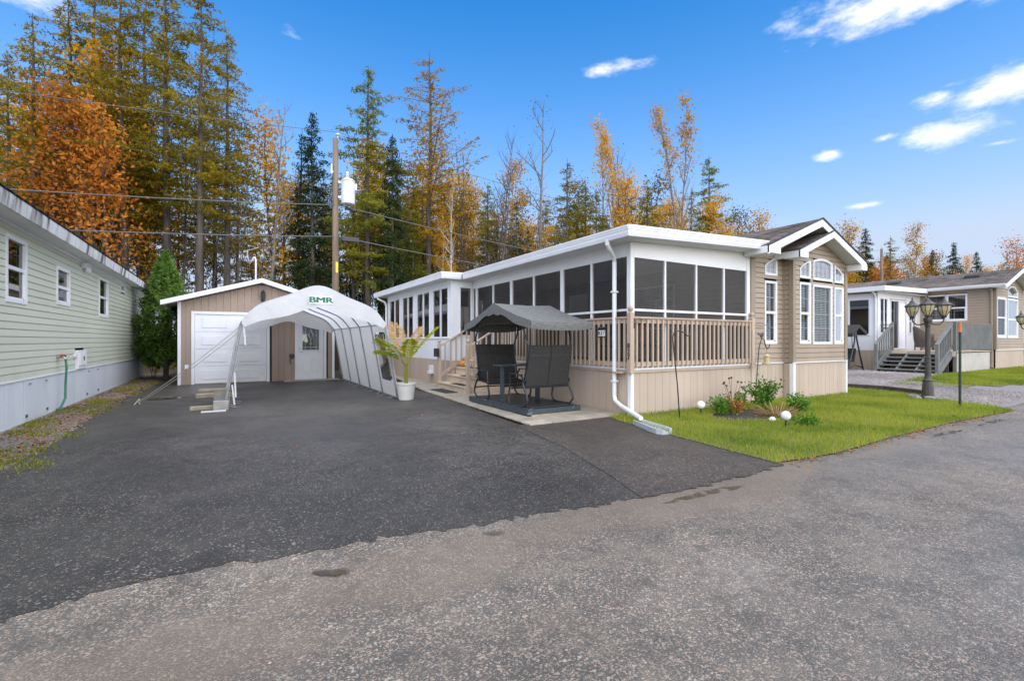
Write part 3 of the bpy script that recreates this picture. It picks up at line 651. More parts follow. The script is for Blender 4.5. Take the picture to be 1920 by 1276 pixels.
# ================================================================ THE TAN HOUSE
X, Y, Zv = Vector((1, 0, 0)), Vector((0, 1, 0)), Vector((0, 0, 1))
house = thing('mobile_home', (10, 6.3, 0), 'tan sided mobile home with white screened porch, beige railing and gabled bay window', 'house')
def hb(name, mat, *a, bevel=.003): return boxpiece(name, mat, *a, house, bevel)
# --- main body
rec_out = [(0, .88), (3.79, .88), (3.79, 3.42), (1.9, 4.17), (0, 3.42)]
w_small = rect(.5, .99, 1.32, 2.78); a_small = arc_poly(.5, 1.0, 2.91, 3.13, 3.34, .03)
siding(house, 'siding_board', (10.0, 6.3, 0), X, -Y, [(0, .88), (1.29, .88), (1.29, 3.42), (1.9, 3.75), (1.9, 4.17), (0, 3.42)] if False else [(0, .88), (1.29, .88), (1.29, 3.9), (1.2, 3.9), (0, 3.42)], [w_small, a_small], TAN_VINYL)
MB().prism([(11.29, 6.31, 3.2), (13.79, 6.31, 3.2), (13.79, 6.31, 3.42), (11.9, 6.31, 4.17), (11.2, 6.31, 3.9)], (0, .05, 0)).build('gable_wall', TAN_VINYL, house)
window(house, (10.0, 6.3, 0), X, -Y, w_small, 2, 2, meet=2.05, blind='slats')
window(house, (10.0, 6.3, 0), X, -Y, a_small, 2, 2, blind='sheer')
# bay
bayL = arc_poly(.27, .75, 2.89, 3.12, 3.33, .035); bayC = arc_poly(.86, 1.78, 2.88, 3.35, 3.35, .075); bayR = arc_poly(1.89, 2.34, 2.87, 3.31, 3.10, .02)
wL, wC, wR = rect(.27, .75, 1.32, 2.79), rect(.86, 1.77, 1.31, 2.77), rect(1.88, 2.34, 1.31, 2.76)
under = [(0, .88), (2.5, .88), (2.5, 3.36), (1.13, 3.93), (0, 3.46)]
siding(house, 'siding_board', (11.29, 6.08, 0), X, -Y, under, [bayL, bayC, bayR, wL, wC, wR], TAN_VINYL)
siding(house, 'siding_board', (11.29, 6.3, 0), -Y, -X, rect(0, .22, .88, 3.45), [], TAN_VINYL)
for q in (bayL, bayR): window(house, (11.29, 6.08, 0), X, -Y, q, 2, 2, blind='sheer')
window(house, (11.29, 6.08, 0), X, -Y, bayC, 4, 3, blind='sheer')
window(house, (11.29, 6.08, 0), X, -Y, wL, 2, 2, meet=2.05, blind='slats'); window(house, (11.29, 6.08, 0), X, -Y, wR, 2, 2, meet=2.04, blind='slats')
window(house, (11.29, 6.08, 0), X, -Y, wC, 4, 4, blind='slats')
hb('wall', TAN_VINYL, 13.74, 13.80, 6.1, 18.3, .88, 3.4); hb('wall', TAN_VINYL, 10.0, 13.74, 18.24, 18.3, .88, 3.4)
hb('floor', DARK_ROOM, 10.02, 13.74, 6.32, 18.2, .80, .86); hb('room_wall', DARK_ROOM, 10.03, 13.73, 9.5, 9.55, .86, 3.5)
# trims
hb('corner_trim', TAN_TRIM, 9.965, 10.12, 6.262, 6.32, .88, 3.42); hb('corner_trim', TAN_TRIM, 11.255, 11.37, 6.045, 6.15, .88, 3.4); hb('corner_trim', TAN_TRIM, 11.235, 11.285, 6.255, 6.30, .9, 3.4); hb('corner_trim', TAN_TRIM, 13.70, 13.83, 6.045, 6.2, .88, 3.3)
hb('water_table', WHITE, 10.12, 11.26, 6.255, 6.29, .865, .885); hb('water_table', WHITE, 11.25, 13.83, 6.035, 6.07, .865, .885)
planks(house, 'skirt_plank', (10.0, 6.3, 0), X, -Y, 1.25, -.02, .865, BEIGE_SKIRT, .16); planks(house, 'skirt_plank', (11.36, 6.08, 0), X, -Y, 2.38, -.02, .865, BEIGE_SKIRT, .2)
hb('skirt_return', BEIGE_SKIRT, 11.28, 11.30, 6.08, 6.31, -.02, .865); hb('skirt_trim', WHITE, 11.262, 11.36, 6.045, 6.14, -.02, .865); hb('skirt_trim', WHITE, 13.74, 13.825, 6.045, 6.12, -.02, .865)
hb('skirt_wall', BEIGE_SKIRT, 13.76, 13.80, 6.12, 18.3, -.02, .87)
# main roof: shingled slopes, white rakes and boxed eaves
def slope(parent, e0, e1, r0, r1, seed=1, course=.145, tab=.3, mat=None, name='roof'):
    e0, e1, r0, r1 = map(Vector, (e0, e1, r0, r1)); rr = random.Random(seed); n = max(1, round((r0 - e0).length / course)); m = MB()
    nrm = (e1 - e0).cross(r0 - e0).normalized(); nrm = nrm if nrm.z > 0 else -nrm
    m.add([e0 - nrm * .012, e1 - nrm * .012, r1 - nrm * .012, r0 - nrm * .012], [(0, 1, 2, 3)])
    for i in range(n):
        a0, a1 = e0.lerp(r0, i / n), e1.lerp(r1, i / n); b0, b1 = e0.lerp(r0, min(1, (i + 1.12) / n)), e1.lerp(r1, min(1, (i + 1.12) / n)); k = max(1, round((a1 - a0).length / tab)); sh = (i % 2) * .5
        for j in range(-1, k + 1):
            t0, t1 = max(0, (j + sh) / k + .002), min(1, (j + 1 + sh) / k)
            if t1 - t0 < .003: continue
            h = rr.uniform(.007, .013); p = [a0.lerp(a1, t0) + nrm * h, a0.lerp(a1, t1) + nrm * h, b0.lerp(b1, t1) + nrm * .001, b0.lerp(b1, t0) + nrm * .001]
            m.add(p + [p[0] - nrm * .012, p[1] - nrm * .012], [(0, 1, 2, 3), (0, 4, 5, 1)])
    return props(m.build(name, mat or L_SHINGLE, parent, recalc=False), kind=None)
RZ, EZ, RU = 4.265, 3.42, 11.9
slope(house, (9.72, 5.72, EZ), (9.72, 18.6, EZ), (RU, 5.72, RZ), (RU, 18.6, RZ), 1)
slope(house, (14.08, 5.72, EZ), (14.08, 18.6, EZ), (RU, 5.72, RZ), (RU, 18.6, RZ), 2)
sl = (RZ - EZ) / (RU - 9.72)
def rake(u0, z0, u1, z1, name='rake_board', h=.17, v=5.72, mat=WHITE, t=.03, dz=-.02):
    MB().prism([(u0, v, z0 + dz), (u1, v, z1 + dz), (u1, v, z1 + dz - h), (u0, v, z0 + dz - h)], (0, t, 0)).build(name, mat, house)
rake(9.72, EZ, RU, RZ); rake(14.08, EZ, RU, RZ)
rake(9.70, EZ, RU, RZ, 'roof_edge', .035, 5.70, SHINGLE_DARK, .045, .018); rake(14.10, EZ, RU, RZ, 'roof_edge', .035, 5.70, SHINGLE_DARK, .045, .018)
def soff(u0, z0, u1, z1, v0, v1, mat=SOFFIT_CREAM):
    MB().prism([(u0, v0, z0), (u1, v0, z1), (u1, v1, z1), (u0, v1, z0)], (0, 0, -.015)).build('soffit', mat, house)
soff(9.74, EZ - .13, RU, RZ - .13, 5.75, 6.3); soff(14.06, EZ - .13, RU, RZ - .13, 5.75, 6.3)
hb('eave_box', WHITE, 9.72, 10.15, 5.712, 6.28, 3.26, 3.41); hb('eave_box', WHITE, 13.80, 14.10, 5.712, 6.6, 3.20, 3.36); hb('eave_box', WHITE, 14.0, 14.09, 6.6, 18.5, 3.22, 3.38)
hb('eave_box', SOFFIT_CREAM, 13.80, 14.0, 6.6, 18.5, 3.22, 3.25)
# small front gable over the bay
slope(house, (10.90, 5.70, 3.45), (10.90, 6.31, 3.45), (12.42, 5.70, 4.045), (12.42, 6.31, 4.045), 3)
def rake2(name, h, v, mat, t, dz):
    MB().prism([(10.90, v, 3.45 + dz), (12.36, v, 4.02 + dz), (12.36, v, 4.02 + dz - h), (10.90, v, 3.45 + dz - h)], (0, t, 0)).build(name, mat, house)
rake2('rake_board', .155, 5.705, WHITE, .03, -.02); rake2('roof_edge', .035, 5.685, SHINGLE_DARK, .045, .018)
soff(10.92, 3.33, 12.42, 3.915, 5.735, 6.08)
hb('eave_box', WHITE, 10.90, 11.24, 5.698, 6.06, 3.27, 3.43); hb('roof_edge', SHINGLE_DARK, 10.885, 10.91, 5.72, 6.3, 3.43, 3.462); hb('eave_box', WHITE, 10.90, 11.0, 6.06, 6.29, 3.29, 3.43)
MB().prism([(10.1, 6.26, 3.30), (11.2, 6.26, 3.72), (11.2, 6.26, 3.76), (10.1, 6.26, 3.34)], (0, .03, 0)).build('flashing', WHITE, house)

# --- screened porch
hb('porch_floor', STEP_WOOD, 6.3, 9.98, 6.3, 12.9, .76, .83); hb('porch_floor', STEP_WOOD, 5.62, 9.98, 12.9, 19.45, .76, .83)
siding(house, 'siding_board', (10.0, 19.4, 0), -Y, -X, rect(0, 13.08, .88, 3.3), [rect(2, 3.5, 1.8, 2.9), rect(6.5, 7.5, .9, 2.95), rect(9.3, 11, 1.7, 2.9)], TAN_VINYL, joined=True)
for q, kw in ((rect(2, 3.5, 1.8, 2.9), {}), (rect(9.3, 11, 1.7, 2.9), {})): window(house, (10.0, 19.4, 0), -Y, -X, q, 2, 2, blind='slats')
hb('house_door', WHITE, 9.97, 10.01, 11.92, 12.88, .86, 2.94)
def screen(p0, p1, z0, z1):
    a, b = Vector(p0), Vector(p1)
    MB().add([(a.x, a.y, z0), (b.x, b.y, z0), (b.x, b.y, z1), (a.x, a.y, z1)], [(0, 1, 2, 3)]).build('screen_panel', SCREEN, house, recalc=False)
fu = [6.38, 7.23, 8.15, 9.05, 9.86]
for a, b in zip(fu[:-1], fu[1:]): screen((a, 6.33), (b, 6.33), .9, 2.94)
for u_ in fu[1:-1]: hb('mullion', WHITE, u_ - .022, u_ + .022, 6.30, 6.36, .9, 2.94)
hb('porch_post', WHITE, 6.29, 6.39, 6.29, 6.39, .84, 3.22); hb('porch_post', WHITE, 9.84, 9.96, 6.29, 6.36, .84, 3.35)
hb('mid_rail', WHITE, 6.39, 9.84, 6.295, 6.355, 1.945, 1.99); hb('sill', WHITE, 6.30, 9.9, 6.25, 6.36, .85, .895)
MB().prism([(6.39, 6.30, 2.94), (9.84, 6.30, 2.94), (9.84, 6.30, 3.36), (6.39, 6.30, 3.22)], (0, .05, 0)).build('header', SHEET, house)
sv = [(7.41, .022), (8.41, .05), (9.55, .022), (10.62, .05), (11.62, .022), (12.66, .05)]
prev = 6.39
for (v_, w_) in sv + [(12.9, .02)]:
    screen((6.33, prev), (6.33, v_ - w_), .9, 2.96); hb('mullion', WHITE, 6.30, 6.36, v_ - w_, v_ + w_, .9, 2.96); prev = v_ + w_
hb('mid_rail', WHITE, 6.295, 6.355, 6.39, 10.57, 1.945, 1.99); hb('sill', WHITE, 6.25, 6.36, 6.30, 12.9, .85, .895); hb('header', SHEET, 6.30, 6.36, 6.39, 12.9, 2.96, 3.24)
# porch furniture seen dimly through the screens
def simple_table(u, v):
    t = thing('porch_table', (u, v, .83), 'round table standing inside the screened porch', 'table')
    MB().lathe([(.5, .70), (.5, .73)], (u, v, .83), 20).build('tabletop', DARK_ROOM, t); MB().lathe([(.25, 0), (.22, .03), (.04, .06), (.04, .70)], (u, v, .83), 12).build('pedestal', BLACK, t)
simple_table(8.3, 8.3)
for k, (u, v, rz, lab) in enumerate([(7.5, 8.0, -90, 'dark porch chair on the side of the table nearest the steps'), (9.1, 8.5, 90, 'dark porch chair between the table and the house wall')]):
    t = thing('porch_chair', (u, v, .83), lab, 'chair', 'chairs inside the screened porch'); c_, s_ = math.cos(R(rz)), math.sin(R(rz))
    def tp(x, y, z): return (u + x * c_ - y * s_, v + x * s_ + y * c_, .83 + z)
    MB().bar(tp(0, -.22, .44), tp(0, .22, .44), .46, .05).build('seat', SLING, t); MB().bar(tp(0, .24, .46), tp(0, .32, .95), .46, .05, up=(c_, s_, 0)).build('backrest', RED_MAT if k else SLING, t)
    for (x, y) in ((-.2, -.2), (.2, -.2), (-.2, .22), (.2, .22)): MB().tube([tp(x, y, 0), tp(x, y, .44)], .015, 6).build('leg', BLACK, t)
# roof of porch and sunroom
def zr(u): return 3.385 + (u - 5.85) * .04
MB().prism([(5.85, 5.9, zr(5.85)), (10.05, 5.9, zr(10.05)), (10.05, 12.68, zr(10.05)), (5.85, 12.68, zr(5.85))], (0, 0, -.05)).build('porch_roof', WHITE, house)
MB().prism([(5.2, 12.68, zr(5.85)), (10.05, 12.68, zr(10.05)), (10.05, 20.2, zr(10.05)), (5.2, 20.2, zr(5.85))], (0, 0, -.05)).build('sunroom_roof', WHITE, house)
def gutter(a, b, out, name='gutter', zt=3.39):
    """fascia gutter with stepped ribs"""
    a, b, out = Vector(a), Vector(b), Vector(out); prof = [(0, 0), (.02, 0), (.02, -.035), (.012, -.04), (.012, -.075), (.004, -.08), (.004, -.13), (-.01, -.19), (-.05, -.19), (-.05, 0)]
    MB().prism([a + out * o + Zv * z for o, z in prof], b - a).build(name, WHITE, house)
gutter((5.85, 5.9, 3.395), (5.85, 12.66, 3.395), -X); gutter((5.85, 5.9, 3.395), (10.02, 5.9, 3.395 + .167), -Y, 'fascia'); gutter((5.2, 12.68, 3.395), (5.2, 20.2, 3.395), -X); gutter((5.2, 12.68, 3.395), (5.83, 12.68, 3.395), -Y, 'fascia')
MB().prism([(5.9, 5.95, 3.205), (9.96, 5.95, 3.355), (9.96, 6.36, 3.355), (5.9, 6.36, 3.205)], (0, 0, .012)).build('soffit', SOFFIT, house)
hb('soffit', SOFFIT, 5.9, 6.36, 6.36, 12.66, 3.205, 3.22); hb('soffit', SOFFIT, 5.25, 5.66, 12.73, 20.15, 3.205, 3.22); hb('soffit', SOFFIT, 5.66, 6.4, 12.73, 12.9, 3.205, 3.22)
hb('ceiling', SOFFIT, 6.36, 9.98, 6.36, 19.4, 3.24, 3.26)
# --- closed sunroom
WN = [(13.1, 14.36), (14.65, 15.89), (16.26, 17.51), (17.84, 19.2)]
hb('sunroom_panel', SHEET, 5.585, 5.63, 12.9, 19.5, .80, 1.47); hb('sunroom_header', SHEET, 5.585, 5.63, 12.9, 19.5, 3.03, 3.21)
pv = 12.9
for a, b in WN: hb('sunroom_post', SHEET, 5.585, 5.63, pv, a, 1.47, 3.03); pv = b
hb('sunroom_post', SHEET, 5.585, 5.63, pv, 19.5, 1.47, 3.03)
def slider(parent, org, along, out, s0, s1, z0, z1):
    """two-pane sliding window"""
    fr = window(parent, org, along, out, rect(s0, s1, z0, z1), 1, 1, frame=.035, glass=GLASS_DARK, depth=.022)
    org, along, out = Vector(org), Vector(along), Vector(out); m = (s0 + s1) / 2; P = lambda s_, z_, t: org + along * s_ + out * t + Zv * z_
    MB().bar(P(m, z0 + .03, .0), P(m, z1 - .03, .0), .05, .03, up=out).build('meeting_stile', WHITE, fr)
    s = MB()
    for q in (m + .05, s1 - .05): s.bar(P(q, z0 + .03, -.004), P(q, z1 - .03, -.004), .03, .02, up=out)
    s.build('sash', WHITE, fr)
for a, b in WN: slider(house, (5.59, 19.5, 0), -Y, -X, 19.5 - b, 19.5 - a, 1.48, 3.02)
hb('sunroom_front', SHEET, 5.63, 6.3, 12.895, 12.93, .80, 1.53); hb('sunroom_front', SHEET, 5.63, 6.3, 12.895, 12.93, 3.01, 3.21); hb('sunroom_front', SHEET, 5.63, 5.86, 12.895, 12.93, 1.53, 3.01); hb('sunroom_front', SHEET, 6.26, 6.3, 12.895, 12.93, 1.53, 3.01)
window(house, (5.6, 12.9, 0), X, -Y, rect(.26, .66, 1.53, 3.01), 1, 1, frame=.03, glass=GLASS_DARK)
hb('sunroom_corner', WHITE, 5.575, 5.66, 12.885, 12.96, .80, 3.21); hb('sunroom_sill', WHITE, 5.555, 5.60, 12.97, 19.5, 1.45, 1.485)
hb('sunroom_end', SHEET, 5.6, 9.98, 19.46, 19.5, .80, 3.25)
planks(house, 'skirt_plank', (5.59, 19.5, 0), -Y, -X, 6.6, .03, .80, BEIGE_SKIRT, .2); planks(house, 'skirt_plank', (5.59, 12.9, 0), X, -Y, .7, .0, .8, BEIGE_SKIRT, .2)
vent = MB().box(5.49, 5.58, 14.28, 14.50, .40, .60).box(5.44, 5.58, 14.26, 14.52, .33, .42).build('dryer_vent', WHITE, house, bevel=.006)
# --- porch skirting, deck trim
planks(house, 'skirt_plank', (6.32, 6.3, 0), X, -Y, 3.66, -.03, .80, BEIGE_SKIRT, .205); planks(house, 'skirt_plank', (6.3, 12.9, 0), -Y, -X, 6.58, -.0, .80, BEIGE_SKIRT, .205)
hb('deck_trim', RAIL_WOOD, 6.26, 9.97, 6.262, 6.30, .80, .85); hb('deck_trim', RAIL_WOOD, 6.262, 6.30, 6.262, 12.9, .80, .85)
hb('skirt_trim', WHITE, 6.262, 6.345, 6.258, 6.34, -.02, .80); hb('deck_ledge', RAIL_WOOD, 6.14, 6.262, 6.40, 6.62, .79, .82)
hb('outlet', STEEL, 6.27, 6.29, 6.62, 6.74, .53, .61); hb('foundation_strip', TIMBER, 6.3, 10.0, 6.292, 6.33, -.03, .07)
# --- railing
def post(u, v, z0, z1, w=.09, ball=True, mat=RAIL_WOOD):
    p = boxpiece('railing_post', mat, u - w / 2, u + w / 2, v - w / 2, v + w / 2, z0, z1, house, .006)
    if ball:
        b = MB().lathe([(.0, -.03), (.045, -.03), (.045, -.018), (.022, -.01), (.02, .0), (.036, .012), (.048, .035), (.05, .05), (.047, .066), (.034, .085), (.012, .096), (.0, .098)], (u, v, z1 + .03), 14).build('finial', mat, house, smooth=True)
post(6.235, 6.235, .80, 1.90, .1); post(9.93, 6.235, .80, 1.90, .1)
def rail_run(a, b, z0=.93, z1=1.79, step=.138, n0=None):
    a, b = Vector((a[0], a[1], 0)), Vector((b[0], b[1], 0)); d = (b - a).normalized(); L = (b - a).length; n = n0 or int(L / step); out = Vector((d.y, -d.x, 0))
    MB().bar(a + Zv * 1.822, b + Zv * 1.822, .10, .032).build('top_rail', RAIL_WOOD, house); MB().bar(a + Zv * 1.762, b + Zv * 1.762, .032, .085).build('rail', RAIL_WOOD, house); MB().bar(a + Zv * .96, b + Zv * .96, .032, .085).build('rail', RAIL_WOOD, house)
    for i in range(n):
        c = a + d * (L * (i + .5) / n) + out * .034
        if abs(d.x) > .5: boxpiece('baluster', RAIL_WOOD, c.x - .018, c.x + .018, c.y - .017, c.y + .017, z0 - .03, z1, house, .003)
        else: boxpiece('baluster', RAIL_WOOD, c.x - .017, c.x + .017, c.y - .018, c.y + .018, z0 - .03, z1, house, .003)
rail_run((6.285, 6.235), (9.88, 6.235)); rail_run((6.235, 10.93), (6.235, 6.285))
# --- entrance steps
for i in range(4):
    u0 = 5.15 + .28 * i; z1 = .2075 * (i + 1)
    hb('tread', STEP_WOOD, u0 - .03, u0 + .30, 10.98, 12.84, z1 - .035, z1); 
    for k in range(2): hb('riser_board', STEP_WOOD, u0, u0 + .02, 10.99 + k * .925, 10.99 + (k + 1) * .92, z1 - .2075 + (.002 if i else -.01), z1 - .037)
    hb('stringer', STEP_WOOD, u0 + .02, 6.27, 11.0, 11.04, z1 - .2075, z1 - .036); hb('stringer', STEP_WOOD, u0 + .02, 6.27, 12.78, 12.82, z1 - .2075, z1 - .036)
post(5.2, 10.93, 0, 1.30); post(5.2, 12.86, 0, 1.30); post(6.235, 10.93, .83, 1.84, .09); post(6.235, 12.84, .83, 1.84, .09, False)
for v_ in (10.93, 12.86):
    MB().bar((5.2, v_, 1.22), (6.24, v_, 1.84), .085, .035).build('handrail', RAIL_WOOD, house); MB().bar((5.22, v_, .38), (6.24, v_, 1.0), .034, .085).build('handrail', RAIL_WOOD, house)
    for k in range(1, 6):
        u_ = 5.2 + k * .173; z_ = 1.2 + (u_ - 5.2) * .6; hb('baluster', RAIL_WOOD, u_ - .018, u_ + .018, v_ - .045, v_ - .01, z_ - .84, z_ - .01)
mail = MB().box(5.07, 5.155, 12.74, 12.98, .93, 1.17).build('mailbox', BLACK, house, bevel=.008)
# --- house number sign on the railing and digits on the post
sg = hb('number_sign', BLACK, 6.168, 6.184, 6.83, 7.05, 1.47, 1.63); MB().prism([(6.155, 6.83, 1.63), (6.155, 7.05, 1.63), (6.195, 7.03, 1.66), (6.195, 6.85, 1.66)], (.004, 0, .012)).build('sign_cap', BLACK, sg)
for i, ch in enumerate('827'):
    vv = 7.005 - i * .066
    t = MB().box(6.162, 6.168, vv - .03, vv + .03, 1.485, 1.595).build('number_tile', TILE_WHITE, sg)
    o = link_mesh('digit', text_mesh(ch, .105, INK, .0015, 0, .003), INK, t); o.rotation_euler = (R(90), 0, R(-90)); o.location = Vector((6.1605, vv, 1.54)) - wloc(t)
for i, ch in enumerate('827'):
    o = link_mesh('digit', text_mesh(ch, .13, INK, .002, 0, .004), INK, house); o.rotation_euler = (R(90), 0, R(-90)); o.location = Vector((6.182, 6.235, 1.30 - i * .105)) - wloc(house)
MB().tube([(6.27, 6.18, 1.62), (6.27, 6.18, 1.80)], .008, 6).tube([(6.27, 6.18, 1.76), (6.40, 6.16, 1.79), (6.52, 6.15, 1.76), (6.60, 6.15, 1.80), (6.64, 6.15, 1.78)], .005, 6).tube([(6.27, 6.18, 1.68), (6.38, 6.16, 1.76), (6.47, 6.15, 1.77)], .004, 6).build('plant_bracket', BLACK, house)
MB().tube([(9.97, 6.18, 1.74), (10.1, 6.12, 1.72), (10.25, 6.1, 1.75), (10.33, 6.1, 1.74)], .005, 6).build('plant_bracket', BLACK, house)
# --- downspouts
def spout(path, name='downspout', w=.075):
    m = MB(); pts = [Vector(p) for p in path]
    m.tube(pts, w * .56, 8); return m.build(name, WHITE, house, smooth=False)
spout([(5.87, 6.46, 3.24), (5.88, 6.46, 3.15), (5.95, 6.48, 3.08), (6.14, 6.58, 2.97), (6.2, 6.62, 2.88), (6.2, 6.62, .36), (6.19, 6.58, .27), (6.12, 6.36, .2), (5.86, 5.62, .10)])
for z_ in (.62, 2.3): hb('spout_strap', WHITE, 6.145, 6.26, 6.57, 6.67, z_, z_ + .03)
spout([(5.23, 19.75, 3.24), (5.25, 19.75, 3.14), (5.5, 19.62, 3.0), (5.54, 19.55, 2.9), (5.54, 19.55, .2)])
# ================================================================ splash block
t = MB(); A = Vector((5.80, 5.62, 0)); B = Vector((5.53, 4.80, 0)); d = (B - A).normalized(); sd = Vector((d.y, -d.x, 0)); pts = []
for k, (s_, w_) in enumerate(((0, .10), (.15, .10), (.62, .14), (.80, .13), (.87, .07))): pts.append((A + d * s_, w_))
vsx = []; 
for (c, w_) in pts: vsx += [c - sd * w_ + Zv * .085, c - sd * (w_ - .02) + Zv * .085, c - sd * (w_ - .04) + Zv * .035, c + sd * (w_ - .04) + Zv * .035, c + sd * (w_ - .02) + Zv * .085, c + sd * w_ + Zv * .085, c + sd * w_ + Zv * .009, c - sd * w_ + Zv * .009]
fsx = []
for i in range(len(pts) - 1):
    for j in range(8): fsx.append((i * 8 + j, i * 8 + (j + 1) % 8, (i + 1) * 8 + (j + 1) % 8, (i + 1) * 8 + j))
fsx += [tuple(range(7, -1, -1)), tuple((len(pts) - 1) * 8 + j for j in range(8))]
props(t.add(vsx, fsx).build('splash_block', SPLASH), 'grey plastic splash trough below the white downspout', 'splash block')

# ================================================================ GARAGE
gar = thing('garage', (.86, 18, 0), 'taupe plank garage with white overhead door and low gabled white roof', 'garage')
GS = (3.46 - 2.62) / (.86 + 1.85)
def gtop(s_): u = -1.45 + s_; return 3.46 - abs(u - .86) * GS - .16
planks(gar, 'wall_plank', (-1.45, 18, 0), X, -Y, 4.63, .0, 3, GARAGE_TAN, .2, topfn=gtop, holes=[(.36, 2.52, 0, 2.28), (3.36, 4.36, 0, 2.13)])
planks(gar, 'wall_plank', (-1.45, 24.5, 0), -Y, -X, 6.5, .0, 2.6, GARAGE_TAN, .2); planks(gar, 'wall_plank', (3.18, 18, 0), Y, X, 6.5, .0, 2.6, GARAGE_TAN, .2)
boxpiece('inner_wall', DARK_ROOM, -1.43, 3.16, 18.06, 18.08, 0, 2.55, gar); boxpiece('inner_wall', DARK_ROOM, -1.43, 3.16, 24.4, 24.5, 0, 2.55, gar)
for s_ in (-1, 1):
    MB().prism([(.86, 17.68, 3.46), (.86 + s_ * 2.71, 17.68, 2.62), (.86 + s_ * 2.71, 24.8, 2.62), (.86, 24.8, 3.46)], (0, 0, -.03)).build('roof', WHITE, gar)
    MB().prism([(.86, 17.66, 3.47), (.86 + s_ * 2.73, 17.66, 2.625), (.86 + s_ * 2.73, 17.66, 2.485), (.86, 17.66, 3.33)], (0, .03, 0)).build('rake_board', WHITE, gar)
    MB().prism([(.86, 17.69, 3.33), (.86 + s_ * 2.7, 17.69, 2.49), (.86 + s_ * 2.7, 17.99, 2.49), (.86, 17.99, 3.33)], (0, 0, .012)).build('soffit', SOFFIT, gar)
    MB().box(.86 + s_ * 2.72 - .015, .86 + s_ * 2.72 + .015, 17.69, 24.8, 2.5, 2.62).build('eave_board', WHITE, gar)
for (a, b) in ((-1.465, -1.38), (3.12, 3.20)): boxpiece('corner_trim', WHITE, a, b, 17.965, 18.02, 0, 2.62, gar)
for (a, b, z0, z1) in ((-1.11, -1.02, 0, 2.33), (1.01, 1.10, 0, 2.33), (-1.02, 1.01, 2.24, 2.33), (1.89, 1.975, 0, 2.19), (2.83, 2.92, 0, 2.19), (1.975, 2.83, 2.11, 2.19)): boxpiece('door_casing', WHITE, a, b, 17.955, 18.01, z0, z1, gar)
gd = MB().box(-1.02, 1.01, 18.01, 18.04, .02, 2.24).build('garage_door', WHITE, gar)
for r_ in range(4):
    z0 = .03 + r_ * .5525; p = MB().box(-1.015, 1.005, 17.985, 18.008, z0, z0 + .545).build('door_section', WHITE, gd, bevel=.005)
    for c_ in range(2):
        a = -.82 + c_ * .96; m = MB(); m.prism([(a, 17.984, z0 + .12), (a + .66, 17.984, z0 + .12), (a + .66, 17.984, z0 + .42), (a, 17.984, z0 + .42)], (0, -.012, 0)); m.build('raised_panel', WHITE, gd, bevel=.008)
boxpiece('door_sill', LUMBER, -1.0, 1.0, 17.9, 17.98, 0.005, .03, gar)
md = MB().box(1.98, 2.825, 17.985, 18.02, .02, 2.11).build('entry_door', WHITE, gar, bevel=.004)
MB().box(2.09, 2.71, 17.965, 17.985, 1.03, 2.06).build('glass_frame', WHITE, md, bevel=.006)
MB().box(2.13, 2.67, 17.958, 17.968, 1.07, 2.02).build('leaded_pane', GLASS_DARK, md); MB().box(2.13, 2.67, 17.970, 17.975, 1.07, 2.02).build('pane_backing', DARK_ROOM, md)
ld = MB()
def came(a, b): ld.bar((a[0], 17.955, a[1]), (b[0], 17.955, b[1]), .012, .006, up=(0, 1, 0))
for x_ in (2.22, 2.58): came((x_, 1.07), (x_, 2.02))
for z_ in (1.17, 1.92): came((2.13, z_), (2.67, z_))
for a, b in (((2.4, 1.78), (2.47, 1.6)), ((2.47, 1.6), (2.4, 1.42)), ((2.4, 1.42), (2.33, 1.6)), ((2.33, 1.6), (2.4, 1.78)), ((2.4, 1.78), (2.4, 2.02)), ((2.4, 1.42), (2.4, 1.07)), ((2.22, 1.6), (2.33, 1.6)), ((2.47, 1.6), (2.58, 1.6)), ((2.35, 1.3), (2.4, 1.25)), ((2.45, 1.3), (2.4, 1.25))): came(a, b)
ld.build('leading', GREY_PAINT, md)
for x_ in (2.12, 2.44): MB().prism([(x_, 17.984, .28), (x_ + .24, 17.984, .28), (x_ + .24, 17.984, .82), (x_, 17.984, .82)], (0, -.01, 0)).build('raised_panel', WHITE, md, bevel=.006)
MB().lathe([(.0, 0), (.025, 0), (.025, .02), (0, .02)], (0, 0, 0), 12); MB().tube([(2.04, 17.985, 1.0), (2.04, 17.94, 1.0), (2.12, 17.935, 1.0)], .012, 8).tube([(2.04, 17.985, 1.12), (2.04, 17.965, 1.12)], .024, 10).build('door_handle', STEEL, md)
boxpiece('threshold', CONCRETE, 1.5, 3.3, 17.45, 17.98, .005, .035, gar); boxpiece('outlet_cover', WHITE, -1.28, -1.18, 17.96, 17.985, .5, .63, gar)
ol = MB().lathe([(.0, 0), (.075, 0), (.085, .03), (.05, .05), (0, .05)], (0, 0, 0), 14); ol.v = [(1.79 + x, 17.985 - z, .86 + y) for x, y, z in ol.v]; ho = ol.build('cable_port', BLACK, gar)
MB().tube([(1.76, 17.93, .82), (1.72, 17.92, .72), (1.73, 17.93, .62), (1.77, 17.94, .58)], .012, 6).build('cable', BLACK, gar)
wlamp = MB().box(.84, .96, 17.955, 17.985, 2.72, 2.98).lathe([(.045, 2.80), (.06, 2.83), (.075, 3.0), (.045, 3.02), (.045, 3.05), (.085, 3.06), (.03, 3.13), (.01, 3.17)], (.9, 17.87, -.06), 8).tube([(.9, 17.96, 2.85), (.9, 17.90, 2.80), (.9, 17.87, 2.76)], .015, 6).build('wall_lantern', BLACK, gar)
MB().lathe([(.05, 2.79), (.066, 2.93)], (.9, 17.87, 0), 8).build('lantern_glass', LAMP_GLASS, wlamp)
MB().tube([(.75, 19.6, 3.3), (.75, 19.6, 4.35), (.72, 19.6, 4.45), (.66, 19.58, 4.42)], .028, 8).build('service_mast', GREY_PAINT, gar)
